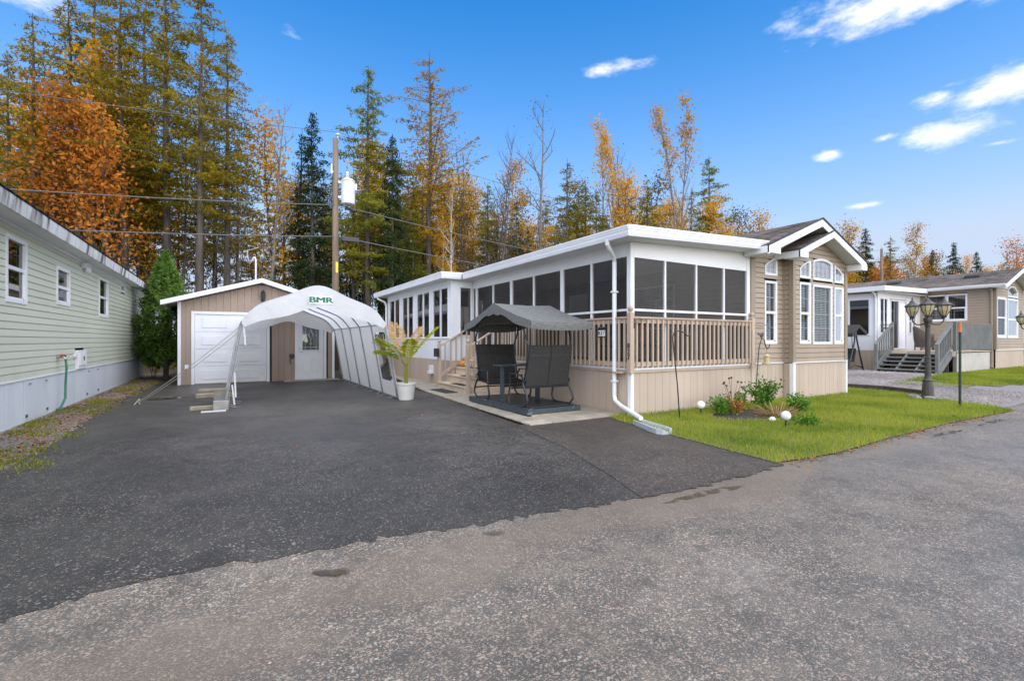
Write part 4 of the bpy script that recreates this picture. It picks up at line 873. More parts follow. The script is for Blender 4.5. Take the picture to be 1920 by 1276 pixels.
MB().tube([(.66, 19.58, 4.42), (.55, 19.5, 4.15), (.5, 19.6, 4.4), (.48, 19.8, 4.7), (.9, 20.6, 5.0)], .006, 5).build('service_cable', WHITE, gar)

# ================================================================ CAR SHELTER
sh = thing('car_shelter', (1.65, 14.4, 0), 'white tarpaulin tunnel car shelter on steel hoops with green lettering', 'car shelter')
def hoop(t):      # profile of the arch, t 0..1 from the left foot to the right foot
    pts = [(-.13, 0), (.02, .9), (.17, 1.78), (.47, 2.11), (1.02, 2.345), (1.645, 2.58), (2.27, 2.345), (2.82, 2.11), (3.12, 1.78), (3.28, .9), (3.43, 0)]
    k = t * (len(pts) - 1); i = min(int(k), len(pts) - 2); f = k - i
    p0, p1, p2, p3 = (Vector(pts[max(0, min(len(pts) - 1, i + q))]) for q in (-1, 0, 1, 2))
    if i in (0, 1, 8, 9): return p1.lerp(p2, f)
    m1, m2 = (p2 - p0) * .5, (p3 - p1) * .5
    if i == 2: m1 = (p2 - p1) * .8
    if i == 7: m2 = (p2 - p1) * .8
    return p1 * (2 * f ** 3 - 3 * f ** 2 + 1) + m1 * (f ** 3 - 2 * f ** 2 + f) + p2 * (-2 * f ** 3 + 3 * f ** 2) + m2 * (f ** 3 - f ** 2)
HV = [11.15 + 1.29 * i for i in range(6)]
for i, v_ in enumerate(HV):
    MB().tube([(hoop(t / 40).x, v_, max(.01, hoop(t / 40).y)) for t in range(41)], .02, 8).build('hoop', STEEL, sh, smooth=True)
def cover(t0, t1, n, name, off=.03, skip=None, mat=COVER, v0=11.07, v1=17.68, nv=24):
    m = MB(); g = random.Random(5)
    for j in range(nv + 1):
        v_ = v0 + (v1 - v0) * j / nv; ph = ((v_ - HV[0]) / 1.29) % 1; sag = .028 * math.sin(math.pi * ph) 
        for i in range(n + 1):
            t = t0 + (t1 - t0) * i / n; p = hoop(t); q = hoop(min(1, t + .01)) - hoop(max(0, t - .01)); nr = Vector((-q.y, q.x)).normalized()
            p = p + nr * (off - sag + g.uniform(-.003, .003)); m.v.append((p.x, v_, max(.012, p.y)))
    for j in range(nv):
        for i in range(n):
            if skip and skip(t0 + (t1 - t0) * (i + .5) / n, v0 + (v1 - v0) * (j + .5) / nv): continue
            k = j * (n + 1) + i; m.f.append((k, k + 1, k + n + 2, k + n + 1))
    return m.build(name, mat, sh, smooth=True, recalc=False)
cover(.2, .8, 48, 'roof_cover'); cover(.0, .2, 10, 'side_cover')
win_r = lambda t, v: 11.45 < v < 12.25 and .825 < t < .955
cover(.8, 1.0, 20, 'side_cover', skip=win_r); cover(.825, .955, 6, 'vinyl_window', off=.024, mat=VINYL_WIN, v0=11.43, v1=12.27, nv=3)
def valance(v_, depth, name):
    m = MB(); n = 36
    for i in range(n + 1):
        t = .2 + .6 * i / n; p = hoop(t); dp = depth * (math.sin(math.pi * i / n) ** .55) + .03
        nr = 1.012; m.v += [(p.x, v_ - .02, p.y + .03), (p.x, v_ - .03 + .02 * math.sin(i * .9), max(p.y - dp, 1.5))]
    for i in range(n): m.f.append((2 * i, 2 * i + 1, 2 * i + 3, 2 * i + 2))
    return m.build(name, COVER, sh, smooth=True, recalc=False)
fv = valance(11.06, .42, 'front_valance'); valance(17.66, .5, 'rear_valance')
MB().box(1.43, 1.93, 11.008, 11.012, 2.20, 2.37).build('logo_panel', TILE_WHITE, fv)
o = link_mesh('lettering', text_mesh('BMR', .175, GREEN_INK, .001, 0, .007), GREEN_INK, fv); o.rotation_euler = (R(90), 0, 0); o.scale = (1.45, 1, 1); o.location = Vector((1.68, 11.003, 2.285)) - wloc(fv)
for (u_, z_) in ((.20, 1.78), (3.09, 1.78), (1.645, 2.545)): MB().tube([(u_, HV[0], z_), (u_, HV[-1], z_)], .016, 8).build('purlin', STEEL, sh)
for (u_, z_) in ((-.12, .03), (3.42, .03)): MB().tube([(u_, HV[0] - .1, z_), (u_, HV[-1], z_)], .018, 8).build('ground_rail', STEEL, sh)
g = random.Random(9)
for side in (-1, 1):
    for k in range(11 if side > 0 else 8):
        v_ = 11.3 + k * (.58 if side > 0 else .4); u0 = 3.36 if side > 0 else -.05; d = -1 if side > 0 else 1; a = .12 + g.random() * .16
        MB().bar((u0, v_, .05), (u0 + d * a * .55, v_ - .06 * g.random(), .02), .022, .003).bar((u0 + d * a * .55, v_ - .06, .02), (u0 + d * a, v_ - .1 - .08 * g.random(), .013 + .03 * g.random()), .022, .003).build('tie_strap', COVER, sh)
for (z0, z1, du) in ((1.7, 1.3, .04), (.75, .25, .03), (.5, .1, .05)): MB().bar((.18 - (1.78 - z0) * .17 + .04, 11.1, z0), (.18 - (1.78 - z0) * .17 + du + .03, 11.06, z1), .03, .004, up=(0, 1, 0)).build('tie_strap', COVER, sh)
# rope stays from the shelter to a peg
for k, (z_, p) in enumerate(((1.72, (-1.77, 13.0, .05)), (1.62, (-1.72, 13.2, .05)))):
    a, b = Vector((.17, 11.2, z_)), Vector(p)
    props(MB().tube([a.lerp(b, q / 10) - Zv * .06 * math.sin(math.pi * q / 10) for q in range(11)], .006, 5).build('guy_rope', ROPE), ['pale guy rope from the white shelter hoop, upper of the two', 'pale guy rope from the white shelter hoop, lower of the two'][k], 'rope')
props(MB().tube([(-1.74, 13.05, -.1), (-1.75, 13.02, .12)], .014, 6).tube([(-1.76, 13.0, .06), (-1.70, 13.0, .09), (-1.76, 13.03, .1), (-1.8, 12.98, .04), (-1.82, 12.93, .01)], .009, 5).build('ground_peg', ROPE), 'short peg with a rope knot at the driveway edge', 'peg')
# blocks and boards by the left foot of the shelter
def brick_thing(name, u0, u1, v0, v1, z0, z1, mat, label, cat, grp): 
    o = boxpiece(name, mat, u0, u1, v0, v1, z0, z1, None, .008) if False else MB().box(u0, u1, v0, v1, z0, z1).build(name, mat, bevel=.008); return props(o, label, cat, grp)
brick_thing('concrete_block', -.32, -.06, 11.0, 11.2, .006, .19, CONCRETE, 'tan block by the front foot of the white shelter', 'block', None)
brick_thing('wood_board', -.72, -.2, 11.25, 11.45, .006, .075, LUMBER, 'short plank lying apart beside the shelter foot', 'board', None)
brick_thing('concrete_block', -.34, -.04, 12.0, 12.25, .006, .30, CONCRETE, 'olive grey block with two boards resting on it', 'block', None)
brick_thing('wood_board', -.62, -.02, 12.0, 12.14, .302, .345, LUMBER, 'front board laid on the olive grey block', 'board', None); brick_thing('wood_board', -.60, -.02, 12.16, 12.3, .302, .345, LUMBER, 'rear board laid on the olive grey block', 'board', None)
brick_thing('wood_board', -.75, .1, 13.6, 13.85, .006, .10, LUMBER, 'thick board on the asphalt before the garage door', 'board', None)
brick_thing('folded_tarp', -.52, -.1, 10.82, 10.93, .006, .03, COVER, 'flat white tarp end lying at the shelter foot', 'tarp', None)

# ================================================================ POTTED PALM
pot = thing('potted_palm', (3.55, 10.85, .004), 'yellow green palm in an off-white pot beside the shelter', 'plant')
MB().lathe([(.0, 0), (.17, 0), (.175, .02), (.215, .34), (.23, .36), (.23, .40), (.205, .40), (.20, .35), (0, .34)], (3.55, 10.85, .004), 24).build('pot', POT, pot, smooth=False)
MB().lathe([(0, .35), (.2, .352), (0, .36)], (3.55, 10.85, .004), 16).build('soil', SOIL, pot)
MB().tube([(3.55, 10.85, .34), (3.54, 10.84, .6), (3.55, 10.85, .85)], [.045, .04, .03], 8).build('stem', L_PALM, pot)
def frond(az, L, rise, droop, mat, seed, leaf=.34):
    g = random.Random(seed); pts = []; d = Vector((math.cos(az), math.sin(az), 0))
    for k in range(15):
        t = k / 14; pts.append(Vector((3.55, 10.85, .72)) + d * (L * .75 * t ** 1.25) + Zv * (rise * t - droop * t * t))
    m = MB().tube(pts, [.012 - .009 * k / 14 for k in range(15)], 5)
    for k in range(4, 15):
        for sub in (0, .33, .67):
            if k + sub > 14: continue
            p = pts[k].lerp(pts[min(14, k + 1)], sub); tan = (pts[min(14, k + 1)] - pts[k - 1]).normalized(); sd = tan.cross(Zv).normalized()
            for s_ in (-1, 1):
                l = leaf * math.sin(math.pi * (.12 + .8 * (k + sub - 3) / 12)) * g.uniform(.8, 1.1); dr = (tan * .7 + sd * s_ * .8 + Zv * (-.25 + g.uniform(-.12, .12))).normalized(); w = tan.cross(dr).cross(dr).normalized() * .019
                q = p + dr * l * .5; e = p + dr * l - Zv * l * .18; m.add([p - w * .6, q - w, e, q + w], [(0, 1, 2, 3)])
    m.build('frond', mat, pot, recalc=False)
frond(1.85, .7, 1.35, .25, L_PALM_DRY, 1, .36); frond(3.5, 1.0, 1.15, .42, L_PALM, 2, .4); frond(-.25, .95, 1.25, .25, L_PALM, 3, .26); frond(2.9, .9, .95, .5, L_PALM, 4, .36); frond(4.6, .55, 1.0, .3, L_PALM, 5, .3); frond(.6, .7, 1.3, .3, L_PALM_DRY, 6, .24)

# ================================================================ GLIDER SWING
sw = thing('glider_swing', (5.14, 8.28, .034), 'black double glider swing with charcoal gabled canopy on the patio', 'glider swing')
bz = .034
def sb(name, mat, *a, bevel=.004): return MB().box(*a).build(name, mat, sw, bevel=bevel)
for (u0, u1) in ((4.55, 4.66), (5.63, 5.74)): sb('base_beam', SLATE, u0, u1, 7.06, 9.5, bz + .02, bz + .13)
for (v0, v1) in ((7.06, 7.16), (9.4, 9.5), (8.2, 8.36)): sb('base_beam', SLATE, 4.66, 5.63, v0, v1, bz + .03, bz + .12)
sb('base_batten', LUMBER, 4.60, 5.72, 7.0, 7.055, bz, bz + .03)
for k in range(9): sb('deck_slat', BLACK, 4.67, 5.62, 7.19 + k * .245, 7.19 + k * .245 + .235, bz + .121, bz + .137)
def bench(vb, dirn):
    """vb: v of the backrest foot, dirn +1: sitter faces +v"""
    F = lambda u, d, z: (u, vb + dirn * d, bz + z)
    for u0 in (4.62, 5.66):
        MB().tube([F(u0, .02, .60), F(u0, .0, .5), F(u0, -.10, .36), F(u0, -.13, .24), F(u0, -.03, .145), F(u0, .1, .135), F(u0, .42, .135), F(u0, .52, .16), F(u0, .56, .26), F(u0, .50, .5), F(u0, .49, .70), F(u0, .46, .735)], .02, 8).build('side_frame', BLACK, sw, smooth=True)
        MB().bar(F(u0, -.02, .60), F(u0, .1, .715), .022, .03).bar(F(u0, .08, .72), F(u0, .5, .74), .06, .022).build('armrest', BLACK, sw, bevel=.004)
        MB().tube([F(u0 + (.03 if u0 < 5 else -.03), .06, .48), F(u0 + (.03 if u0 < 5 else -.03), -.07, 1.0), F(u0 + (.03 if u0 < 5 else -.03), -.12, 1.27), F(u0, -.06, 1.42), F(u0, .0, 1.55), F(u0, .0, 1.76)], .017, 8).build('upright', BLACK, sw, smooth=True)
    for (a, b) in ((4.67, 5.125), (5.155, 5.61)):
        MB().prism([F(a, -.005, .52), F(b, -.005, .52), F(b, -.145, 1.26), F(a, -.145, 1.26)], (0, -dirn * .012, 0)).build('back_sling', SLING, sw)
        MB().bar(F(a, -.115, 1.09), F(b, -.115, 1.09), .03, .012).build('sling_seam', BLACK, sw)
        MB().prism([F(a, .0, .50), F(b, .0, .50), F(b, .46, .46), F(a, .46, .46)], (0, 0, -.012)).build('seat_sling', SLING, sw)
        for z_, d_ in ((.52, -.005), (1.265, -.147)): MB().tube([F(a, d_, z_), F(b, d_, z_)], .014, 6).build('back_rail', BLACK, sw)
    for u_ in (4.665, 5.14, 5.615): MB().tube([F(u_, .0, .50), F(u_, -.15, 1.28)], .014, 6).tube([F(u_, .0, .5), F(u_, .46, .455)], .016, 6).build('seat_rail', BLACK, sw)
    for d_, z_ in ((.47, .445), (.0, .49)): MB().tube([F(4.63, d_, z_), F(5.65, d_, z_)], .017, 6).build('seat_rail', BLACK, sw)
bench(7.32, 1); bench(9.24, -1)
sb('table_leg', SLATE, 4.70, 4.72, 8.20, 8.36, bz + .13, .88); sb('table_leg', SLATE, 5.56, 5.58, 8.20, 8.36, bz + .13, .88); sb('tabletop', SLATE, 4.60, 5.68, 8.08, 8.48, .88, .91); sb('table_brace', BLACK, 4.72, 5.56, 8.25, 8.31, .45, .51)
# canopy: ridge runs across, gables to both sides, hanging valances
cu0, cu1, cv0, cv1, ez, rz_ = 4.50, 5.88, 6.90, 9.64, 1.75, 2.15; cvm = (cv0 + cv1) / 2
def canopy():
    m = MB(); n = 14; g = random.Random(4)
    for side in (-1, 1):
        k0 = len(m.v)
        for i in range(n + 1):
            for j in range(9):
                t = j / 8; u = cu0 + (cu1 - cu0) * i / n; v = cvm + side * (cv1 - cvm) * t; z = rz_ + (ez - rz_) * t - .03 * math.sin(math.pi * t) - .022 * math.sin(math.pi * i / n) + g.uniform(-.003, .003); m.v.append((u, v, z))
        for i in range(n):
            for j in range(8): k = k0 + i * 9 + j; m.f.append((k, k + 1, k + 10, k + 9))
    return m.build('canopy', CANOPY, sw, smooth=True, recalc=False)
cp = canopy()
for side in (-1, 1):      # eave valances
    v = cvm + side * (cv1 - cvm); m = MB(); n = 24
    for i in range(n + 1):
        u = cu0 + (cu1 - cu0) * i / n; rr_ = .02 * (1 - (2 * abs(i / n - .5)) ** 6); zz = ez - .022 * math.sin(math.pi * i / n)
        m.v += [(u, v, zz + .003), (u, v + side * .012, zz - .06), (u, v - side * .004, zz - .125 - rr_)]
    for i in range(n): m.f += [(3 * i, 3 * i + 1, 3 * i + 4, 3 * i + 3), (3 * i + 1, 3 * i + 2, 3 * i + 5, 3 * i + 4)]
    m.build('valance', CANOPY, cp, smooth=True, recalc=False)
for u in (cu0, cu1):      # scalloped gable valances
    m = MB(); n = 40; s_ = -1 if u == cu0 else 1
    for i in range(n + 1):
        t = i / n; v = cv0 + (cv1 - cv0) * t; zt = rz_ + (ez - rz_) * abs(2 * t - 1) - .03 * math.sin(math.pi * abs(2 * t - 1)); a = abs(2 * t - 1); dp = .15 + .035 * math.cos(a * math.pi * 3.0) * (1 - a) + (.03 if a < .18 else 0)
        m.v += [(u, v, zt + .003), (u + s_ * .006, v, zt - dp)]
    for i in range(n): m.f.append((2 * i, 2 * i + 1, 2 * i + 3, 2 * i + 2))
    m.build('valance', CANOPY, cp, smooth=True, recalc=False)
for u in (4.62, 5.66): MB().tube([(u, 7.3, 1.74), (u, cvm, 2.08), (u, 9.26, 1.74)], .014, 6).tube([(u, 7.3, 1.74), (u, 9.26, 1.74)], .012, 6).build('canopy_frame', BLACK, sw)
for v in (7.3, cvm, 9.26): MB().tube([(4.55, v, 2.08 if v == cvm else 1.74), (5.83, v, 2.08 if v == cvm else 1.74)], .012, 6).build('canopy_frame', BLACK, sw)
# doormats, pumpkins on the steps
def doormat(u0, u1, v0, v1, z, label): props(MB().box(u0, u1, v0, v1, z + .002, z + .016).build('doormat', MAT_RUBBER, bevel=.004), label, 'doormat', None)
doormat(4.72, 5.08, 11.25, 12.35, .036, 'dark doormat on the patio pavers before the steps')
for k, lab in enumerate(('dark tread mat on the lowest porch step', 'dark tread mat on the second porch step', 'dark tread mat on the third porch step')): doormat(5.17 + .28 * k, 5.39 + .28 * k, 11.15, 12.0, .2075 * (k + 1), lab)
def gourd(u, v, z, r, mat, label):
    m = MB(); n = 24; prof = [(0.02, .08), (.45, .0), (.85, .22), (1, .5), (.9, .8), (.5, .98), (.1, .9)]
    k0 = 0
    for (q, h) in prof:
        for j in range(n): a = 2 * math.pi * j / n; k = 1 - .07 * abs(math.sin(a * 4)); m.v.append((u + q * r * k * math.cos(a), v + q * r * k * math.sin(a), z + h * r * 1.5))
    for i in range(len(prof) - 1):
        for j in range(n): m.f.append((i * n + j, i * n + (j + 1) % n, (i + 1) * n + (j + 1) % n, (i + 1) * n + j))
    m.f.append(tuple(reversed(range(n)))); t = thing('pumpkin', (u, v, z), label, 'pumpkin'); m.build('flesh', mat, t, smooth=True); MB().tube([(u, v, z + r * 1.35), (u + .01, v, z + r * 1.6), (u + .03, v, z + r * 1.75)], [.02, .014, .016], 6).build('stalk', TIMBER, t)
gourd(5.86, 12.62, .625, .13, PUMPKIN, 'orange pumpkin on the third porch step'); gourd(5.86, 12.30, .625, .10, POT, 'small white pumpkin beside the orange one')

# ================================================================ SAGE HOUSE ON THE LEFT
lh = thing('mobile_home', (-3, 13, 0), 'sage green sided mobile home with pale grey skirting and stained white fascia', 'house')
V0, V1 = 3.5, 23.3
LW = [(10.17, 11.0, 2.0, 3.05, 2.55), (12.6, 13.45, 2.12, 2.88, 2.48), (16.05, 17.05, 2.02, 3.06, 2.55), (18.85, 19.45, 2.92, 3.17, None)]
siding(lh, 'siding_board', (-3, V0, 0), Y, X, rect(0, V1 - V0, .76, 3.26), [rect(a - V0, b - V0, c, d) for a, b, c, d, m in LW] + [rect(13.88 - V0, 14.62 - V0, .76, 1.19)], SAGE, course=.118)
for a, b, c, d, m in LW: window(lh, (-3, V0, 0), Y, X, rect(a - V0, b - V0, c, d), 3 if m else 1, 2 if m else 1, meet=m, lower=(1, 1), frame=.06, glass=GLASS_DARK, depth=.035)
planks(lh, 'skirt_plank', (-3, V0, 0), Y, X, V1 - V0, .03, .735, GREY_SKIRT, .2)
boxpiece('skirt_cap', WHITE, -3.0, -2.965, V0, V1, .735, .762, lh); boxpiece('footing', CONCRETE, -3.02, -2.97, V0, V1, -.02, .03, lh)
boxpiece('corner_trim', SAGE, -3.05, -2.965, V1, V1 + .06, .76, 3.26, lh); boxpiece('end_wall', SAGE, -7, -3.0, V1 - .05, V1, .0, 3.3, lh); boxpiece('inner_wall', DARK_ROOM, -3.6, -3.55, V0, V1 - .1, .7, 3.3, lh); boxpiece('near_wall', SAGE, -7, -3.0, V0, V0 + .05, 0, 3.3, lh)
boxpiece('soffit', SOFFIT, -3.0, -2.66, V0 - .3, V1 + .25, 3.245, 3.26, lh); boxpiece('soffit_trim', WHITE, -2.998, -2.96, V0, V1, 3.20, 3.245, lh)
MB().prism([(-2.62, V0 - .3, 3.215), (-2.65, V0 - .3, 3.215), (-2.65, V0 - .3, 3.42), (-2.60, V0 - .3, 3.42), (-2.60, V0 - .3, 3.36)], (0, V1 - V0 + .6, 0)).build('fascia', WHITE_DIRTY, lh)
slope(lh, (-2.58, V0 - .3, 3.435), (-2.58, V1 + .3, 3.435), (-5.1, V0 - .3, 4.1), (-5.1, V1 + .3, 4.1), 8, mat=SHINGLE_DARK); slope(lh, (-7.5, V0 - .3, 3.435), (-7.5, V1 + .3, 3.435), (-5.1, V0 - .3, 4.1), (-5.1, V1 + .3, 4.1), 9, mat=SHINGLE_DARK)
MB().box(-2.98, -2.90, 14.35, 14.7, 3.07, 3.19).box(-2.92, -2.86, 14.5, 14.66, 3.0, 3.1).build('soffit_light', WHITE, lh, bevel=.006)
mb = MB().box(-3.0, -2.93, 13.9, 14.6, .765, 1.18).build('meter_box', WHITE, lh, bevel=.006); MB().box(-2.93, -2.915, 13.98, 14.5, .84, 1.12).build('meter_cover', TILE_WHITE, mb, bevel=.004); MB().box(-2.915, -2.908, 14.24, 14.31, .95, 1.04).build('meter_window', INK, mb)
MB().tube([(-2.98, 13.76, 1.06), (-2.93, 13.76, 1.06)], .05, 10).build('conduit', GREY_PAINT, lh)
fc = MB().tube([(-3.0, 12.6, 1.07), (-2.88, 12.6, 1.07), (-2.85, 12.6, 1.03)], .022, 8).tube([(-2.91, 12.6, 1.07), (-2.91, 12.6, 1.12)], .012, 6).build('faucet', STEEL, lh); MB().tube([(-2.9, 12.55, 1.1), (-2.9, 12.75, 1.09)], .03, 8).build('faucet_handle', RED_MAT, fc)
for (a, b) in ((10.9, 12.1), (14.75, 16.0)):
    h_ = MB().box(-2.984, -2.978, a, b, .06, .70).build('access_hatch', GREY_SKIRT, lh, bevel=.002)
    for q in (a + .18, b - .2): MB().box(-2.978, -2.968, q, q + .14, .645, .675).build('hatch_hinge', STEEL, h_)
    for q in (a + .05, b - .12): MB().box(-2.978, -2.965, q, q + .07, .10, .15).build('hatch_latch', TIMBER, h_)
props(MB().tube([(-2.85, 12.6, 1.04), (-2.84, 12.62, .85), (-2.86, 12.64, .55), (-2.86, 12.62, .25), (-2.90, 12.52, .09), (-2.93, 12.40, .05)], .019, 8).build('garden_hose', GREEN_HOSE, smooth=True), 'green hose hanging from the faucet on the sage green house', 'hose')

# ================================================================ TAN HOUSE ON THE RIGHT
nh = thing('mobile_home', (26.8, 6.3, .2), 'tan mobile home with grey deck, white sunroom and sliding door beyond the gravel yard', 'house')
def nb(name, mat, *a, bevel=.003): return boxpiece(name, mat, *a, nh, bevel)
siding(nh, 'siding', (26.8, 18, 0), -Y, -X, rect(0, 11.65, 1.02, 3.62), [rect(9.42, 10.8, 2.24, 3.4)], TAN_VINYL, joined=True)
for (a, b) in ((9.42, 10.1), (10.12, 10.8)): window(nh, (26.8, 18, 0), -Y, -X, rect(a, b, 2.24, 3.4), 2, 2, meet=2.8, lower=(2, 2), frame=.06, glass=GLASS_DARK)
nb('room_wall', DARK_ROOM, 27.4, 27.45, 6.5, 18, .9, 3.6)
siding(nh, 'siding', (26.8, 6.35, 0), X, -Y, [(0, 1.02), (3.8, 1.02), (3.8, 3.6), (1.9, 4.38), (0, 3.6)], [rect(.1, 1.3, 1.5, 3.2), rect(1.45, 2.9, 1.5, 3.2), arc_poly(1.5, 2.9, 3.25, 3.5, 3.5, .25)], TAN_VINYL, joined=True)
window(nh, (26.8, 6.35, 0), X, -Y, rect(.1, 1.3, 1.5, 3.2), 2, 2, meet=2.35, lower=(2, 2), frame=.1, glass=GLASS_DARK); window(nh, (26.8, 6.35, 0), X, -Y, rect(1.45, 2.9, 1.5, 3.2), 2, 2, meet=2.3, lower=(2, 2), frame=.09, glass=GLASS_DARK); window(nh, (26.8, 6.35, 0), X, -Y, arc_poly(1.5, 2.9, 3.25, 3.5, 3.5, .25), 2, 1, glass=GLASS_DARK)
nb('corner_trim', TAN_TRIM, 26.76, 26.88, 6.31, 6.40, 1.02, 3.6); nb('water_table', WHITE, 26.76, 30.6, 6.31, 6.34, .99, 1.02)
planks(nh, 'skirting', (26.8, 6.36, 0), X, -Y, 3.8, .1, .99, BEIGE_SKIRT, .2, joined=True); planks(nh, 'skirting', (26.8, 18, 0), -Y, -X, 11.6, .1, 1.0, BEIGE_SKIRT, .2, joined=True)
nb('wall', TAN_VINYL, 30.5, 30.6, 6.4, 18, .2, 3.6); nb('wall', TAN_VINYL, 26.8, 30.6, 17.9, 18, .2, 3.6)
NR, NE = 4.46, 3.68
slope(nh, (26.45, 5.95, NE), (26.45, 18.3, NE), (28.7, 5.95, NR), (28.7, 18.3, NR), 21); slope(nh, (30.95, 5.95, NE), (30.95, 18.3, NE), (28.7, 5.95, NR), (28.7, 18.3, NR), 22)
for (u0, s_) in ((26.45, 1), (30.95, -1)): MB().prism([(u0, 5.95, NE - .02), (28.7, 5.95, NR - .02), (28.7, 5.95, NR - .2), (u0, 5.95, NE - .2)], (0, .03, 0)).build('rake_board', WHITE, nh); MB().prism([(u0, 5.98, NE - .14), (28.7, 5.98, NR - .14), (28.7, 6.34, NR - .14), (u0, 6.34, NE - .14)], (0, 0, .015)).build('soffit', SOFFIT_CREAM, nh)
MB().prism([(26.45, 5.98, NE + .0), (26.40, 5.98, NE), (26.40, 5.98, NE - .05), (26.44, 5.98, NE - .12), (26.52, 5.98, NE - .12), (26.52, 5.98, NE)], (0, 12.2, 0)).build('gutter', WHITE, nh); nb('soffit', SOFFIT, 26.5, 26.8, 6.0, 18.2, NE - .12, NE - .10)
for v_ in (7.05, 9.9): MB().prism([(27.65, v_, 4.10), (27.95, v_, 4.21), (27.95, v_, 4.33), (27.65, v_, 4.22)], (0, .5, 0)).build('roof_vent', SHINGLE_DARK, nh, bevel=.01)
MB().tube([(26.55, 6.45, 3.56), (26.72, 6.45, 3.40), (26.74, 6.45, 3.3), (26.74, 6.45, .35), (26.66, 6.4, .28)], .045, 8).build('downspout', TAN_TRIM, nh)
# white sunroom
planks(nh, 'skirting', (22.6, 14, 0), -Y, -X, 5.2, .1, 1.0, BEIGE_SKIRT, .2, joined=True)
nb('sunroom_panel', SHEET, 22.6, 22.64, 8.8, 14, 1.0, 1.62); nb('sunroom_header', SHEET, 22.6, 22.64, 8.8, 14, 3.13, 3.35); pv = 8.8
for (a, b) in ((9.05, 9.85), (9.95, 10.75), (10.9, 11.7), (11.9, 12.8)): nb('sunroom_post', SHEET, 22.6, 22.64, pv, a, 1.62, 3.13); pv = b; window(nh, (22.6, 14, 0), -Y, -X, rect(14 - b, 14 - a, 1.62, 3.13), 1, 1, frame=.05, glass=GLASS_DARK)
nb('sunroom_post', SHEET, 22.6, 22.64, pv, 14, 1.62, 3.13)
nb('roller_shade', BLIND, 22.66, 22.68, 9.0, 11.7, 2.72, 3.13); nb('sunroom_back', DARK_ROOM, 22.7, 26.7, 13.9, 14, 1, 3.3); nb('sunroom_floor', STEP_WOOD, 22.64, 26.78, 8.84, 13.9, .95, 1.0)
FR = [(22.6, 22.8), (23.5, 23.72), (25.36, 25.56), (26.35, 26.8)]
for a, b in FR: nb('sunroom_post', SHEET, a, b, 8.79, 8.83, 1.0, 3.15)
nb('sunroom_header', SHEET, 22.6, 26.8, 8.79, 8.83, 3.15, 3.4); nb('sunroom_panel', SHEET, 22.8, 23.5, 8.795, 8.83, 1.0, 1.7); nb('sunroom_panel', SHEET, 25.56, 26.35, 8.795, 8.83, 1.0, 1.7)
for a, b in ((22.8, 23.5), (25.56, 26.35)): slider(nh, (22.6, 8.79, 0), X, -Y, a - 22.6, b - 22.6, 1.7, 3.15)
sd_ = window(nh, (22.6, 8.79, 0), X, -Y, rect(1.12, 2.76, 1.02, 3.12), 1, 1, frame=.06, glass=GLASS_DARK, name='sliding_door')
MB().box(24.50, 24.58, 8.76, 8.80, 1.05, 3.1).box(25.26, 25.34, 8.755, 8.79, 1.05, 3.1).build('door_stile', WHITE, sd_); MB().box(24.58, 25.26, 8.80, 8.81, 1.06, 3.08).build('door_curtain', SHEER, sd_)
MB().prism([(22.3, 8.45, 3.58), (26.75, 8.45, 3.68), (26.75, 14.2, 3.68), (22.3, 14.2, 3.58)], (0, 0, -.04)).build('sunroom_roof', WHITE, nh)
nb('fascia', WHITE, 22.28, 22.32, 8.43, 14.2, 3.40, 3.585); MB().prism([(22.3, 8.42, 3.40), (26.5, 8.42, 3.48), (26.5, 8.42, 3.68), (22.3, 8.42, 3.59)], (0, .04, 0)).build('fascia', WHITE, nh); nb('soffit', SOFFIT, 22.3, 26.7, 8.46, 14.1, 3.39, 3.40)
MB().tube([(22.36, 8.9, 3.40), (22.5, 8.85, 3.28), (22.56, 8.85, 3.15), (22.56, 8.85, .4)], .04, 8).build('downspout', WHITE, nh)
# deck, railing, open steps
for k in range(16): nb('deck_board', STEP_WOOD, 22.75, 26.78, 6.45 + k * .146, 6.45 + k * .146 + .14, .965, 1.0)
planks(nh, 'skirting', (22.85, 6.5, 0), X, -Y, 3.93, .1, .93, pmat('pale_deck_skirting', (.50, .47, .42), None, 2, rough=.7), .2, joined=True); nb('rim_board', STEP_WOOD, 22.76, 22.79, 6.45, 8.78, .80, .963)
def npost(u, v, z0, z1): nb('railing_post', GREY_WOOD, u - .05, u + .05, v - .05, v + .05, z0, z1); nb('post_cap', RAIL_WOOD, u - .06, u + .06, v - .06, v + .06, z1, z1 + .02)
npost(22.85, 6.48, .2, 2.08); npost(26.72, 6.48, 1.0, 2.05); npost(22.85, 8.40, .2, 2.08); npost(21.45, 6.56, .15, 1.26); npost(21.45, 8.40, .15, 1.26)
MB().bar((22.85, 6.48, 2.04), (26.72, 6.48, 2.02), .10, .035).build('top_rail', GREY_WOOD, nh); MB().bar((22.85, 6.48, 1.12), (26.72, 6.48, 1.10), .035, .08).build('rail', GREY_WOOD, nh)
for k in range(30): nb('picket', GREY_WOOD, 22.95 + k * .125, 23.03 + k * .125, 6.425, 6.445, 1.04, 2.0)
MB().bar((22.85, 8.42, 2.04), (22.85, 8.78, 2.04), .1, .035).bar((22.85, 8.42, 1.9), (22.85, 8.78, 1.9), .035, .07).build('top_rail', GREY_WOOD, nh)
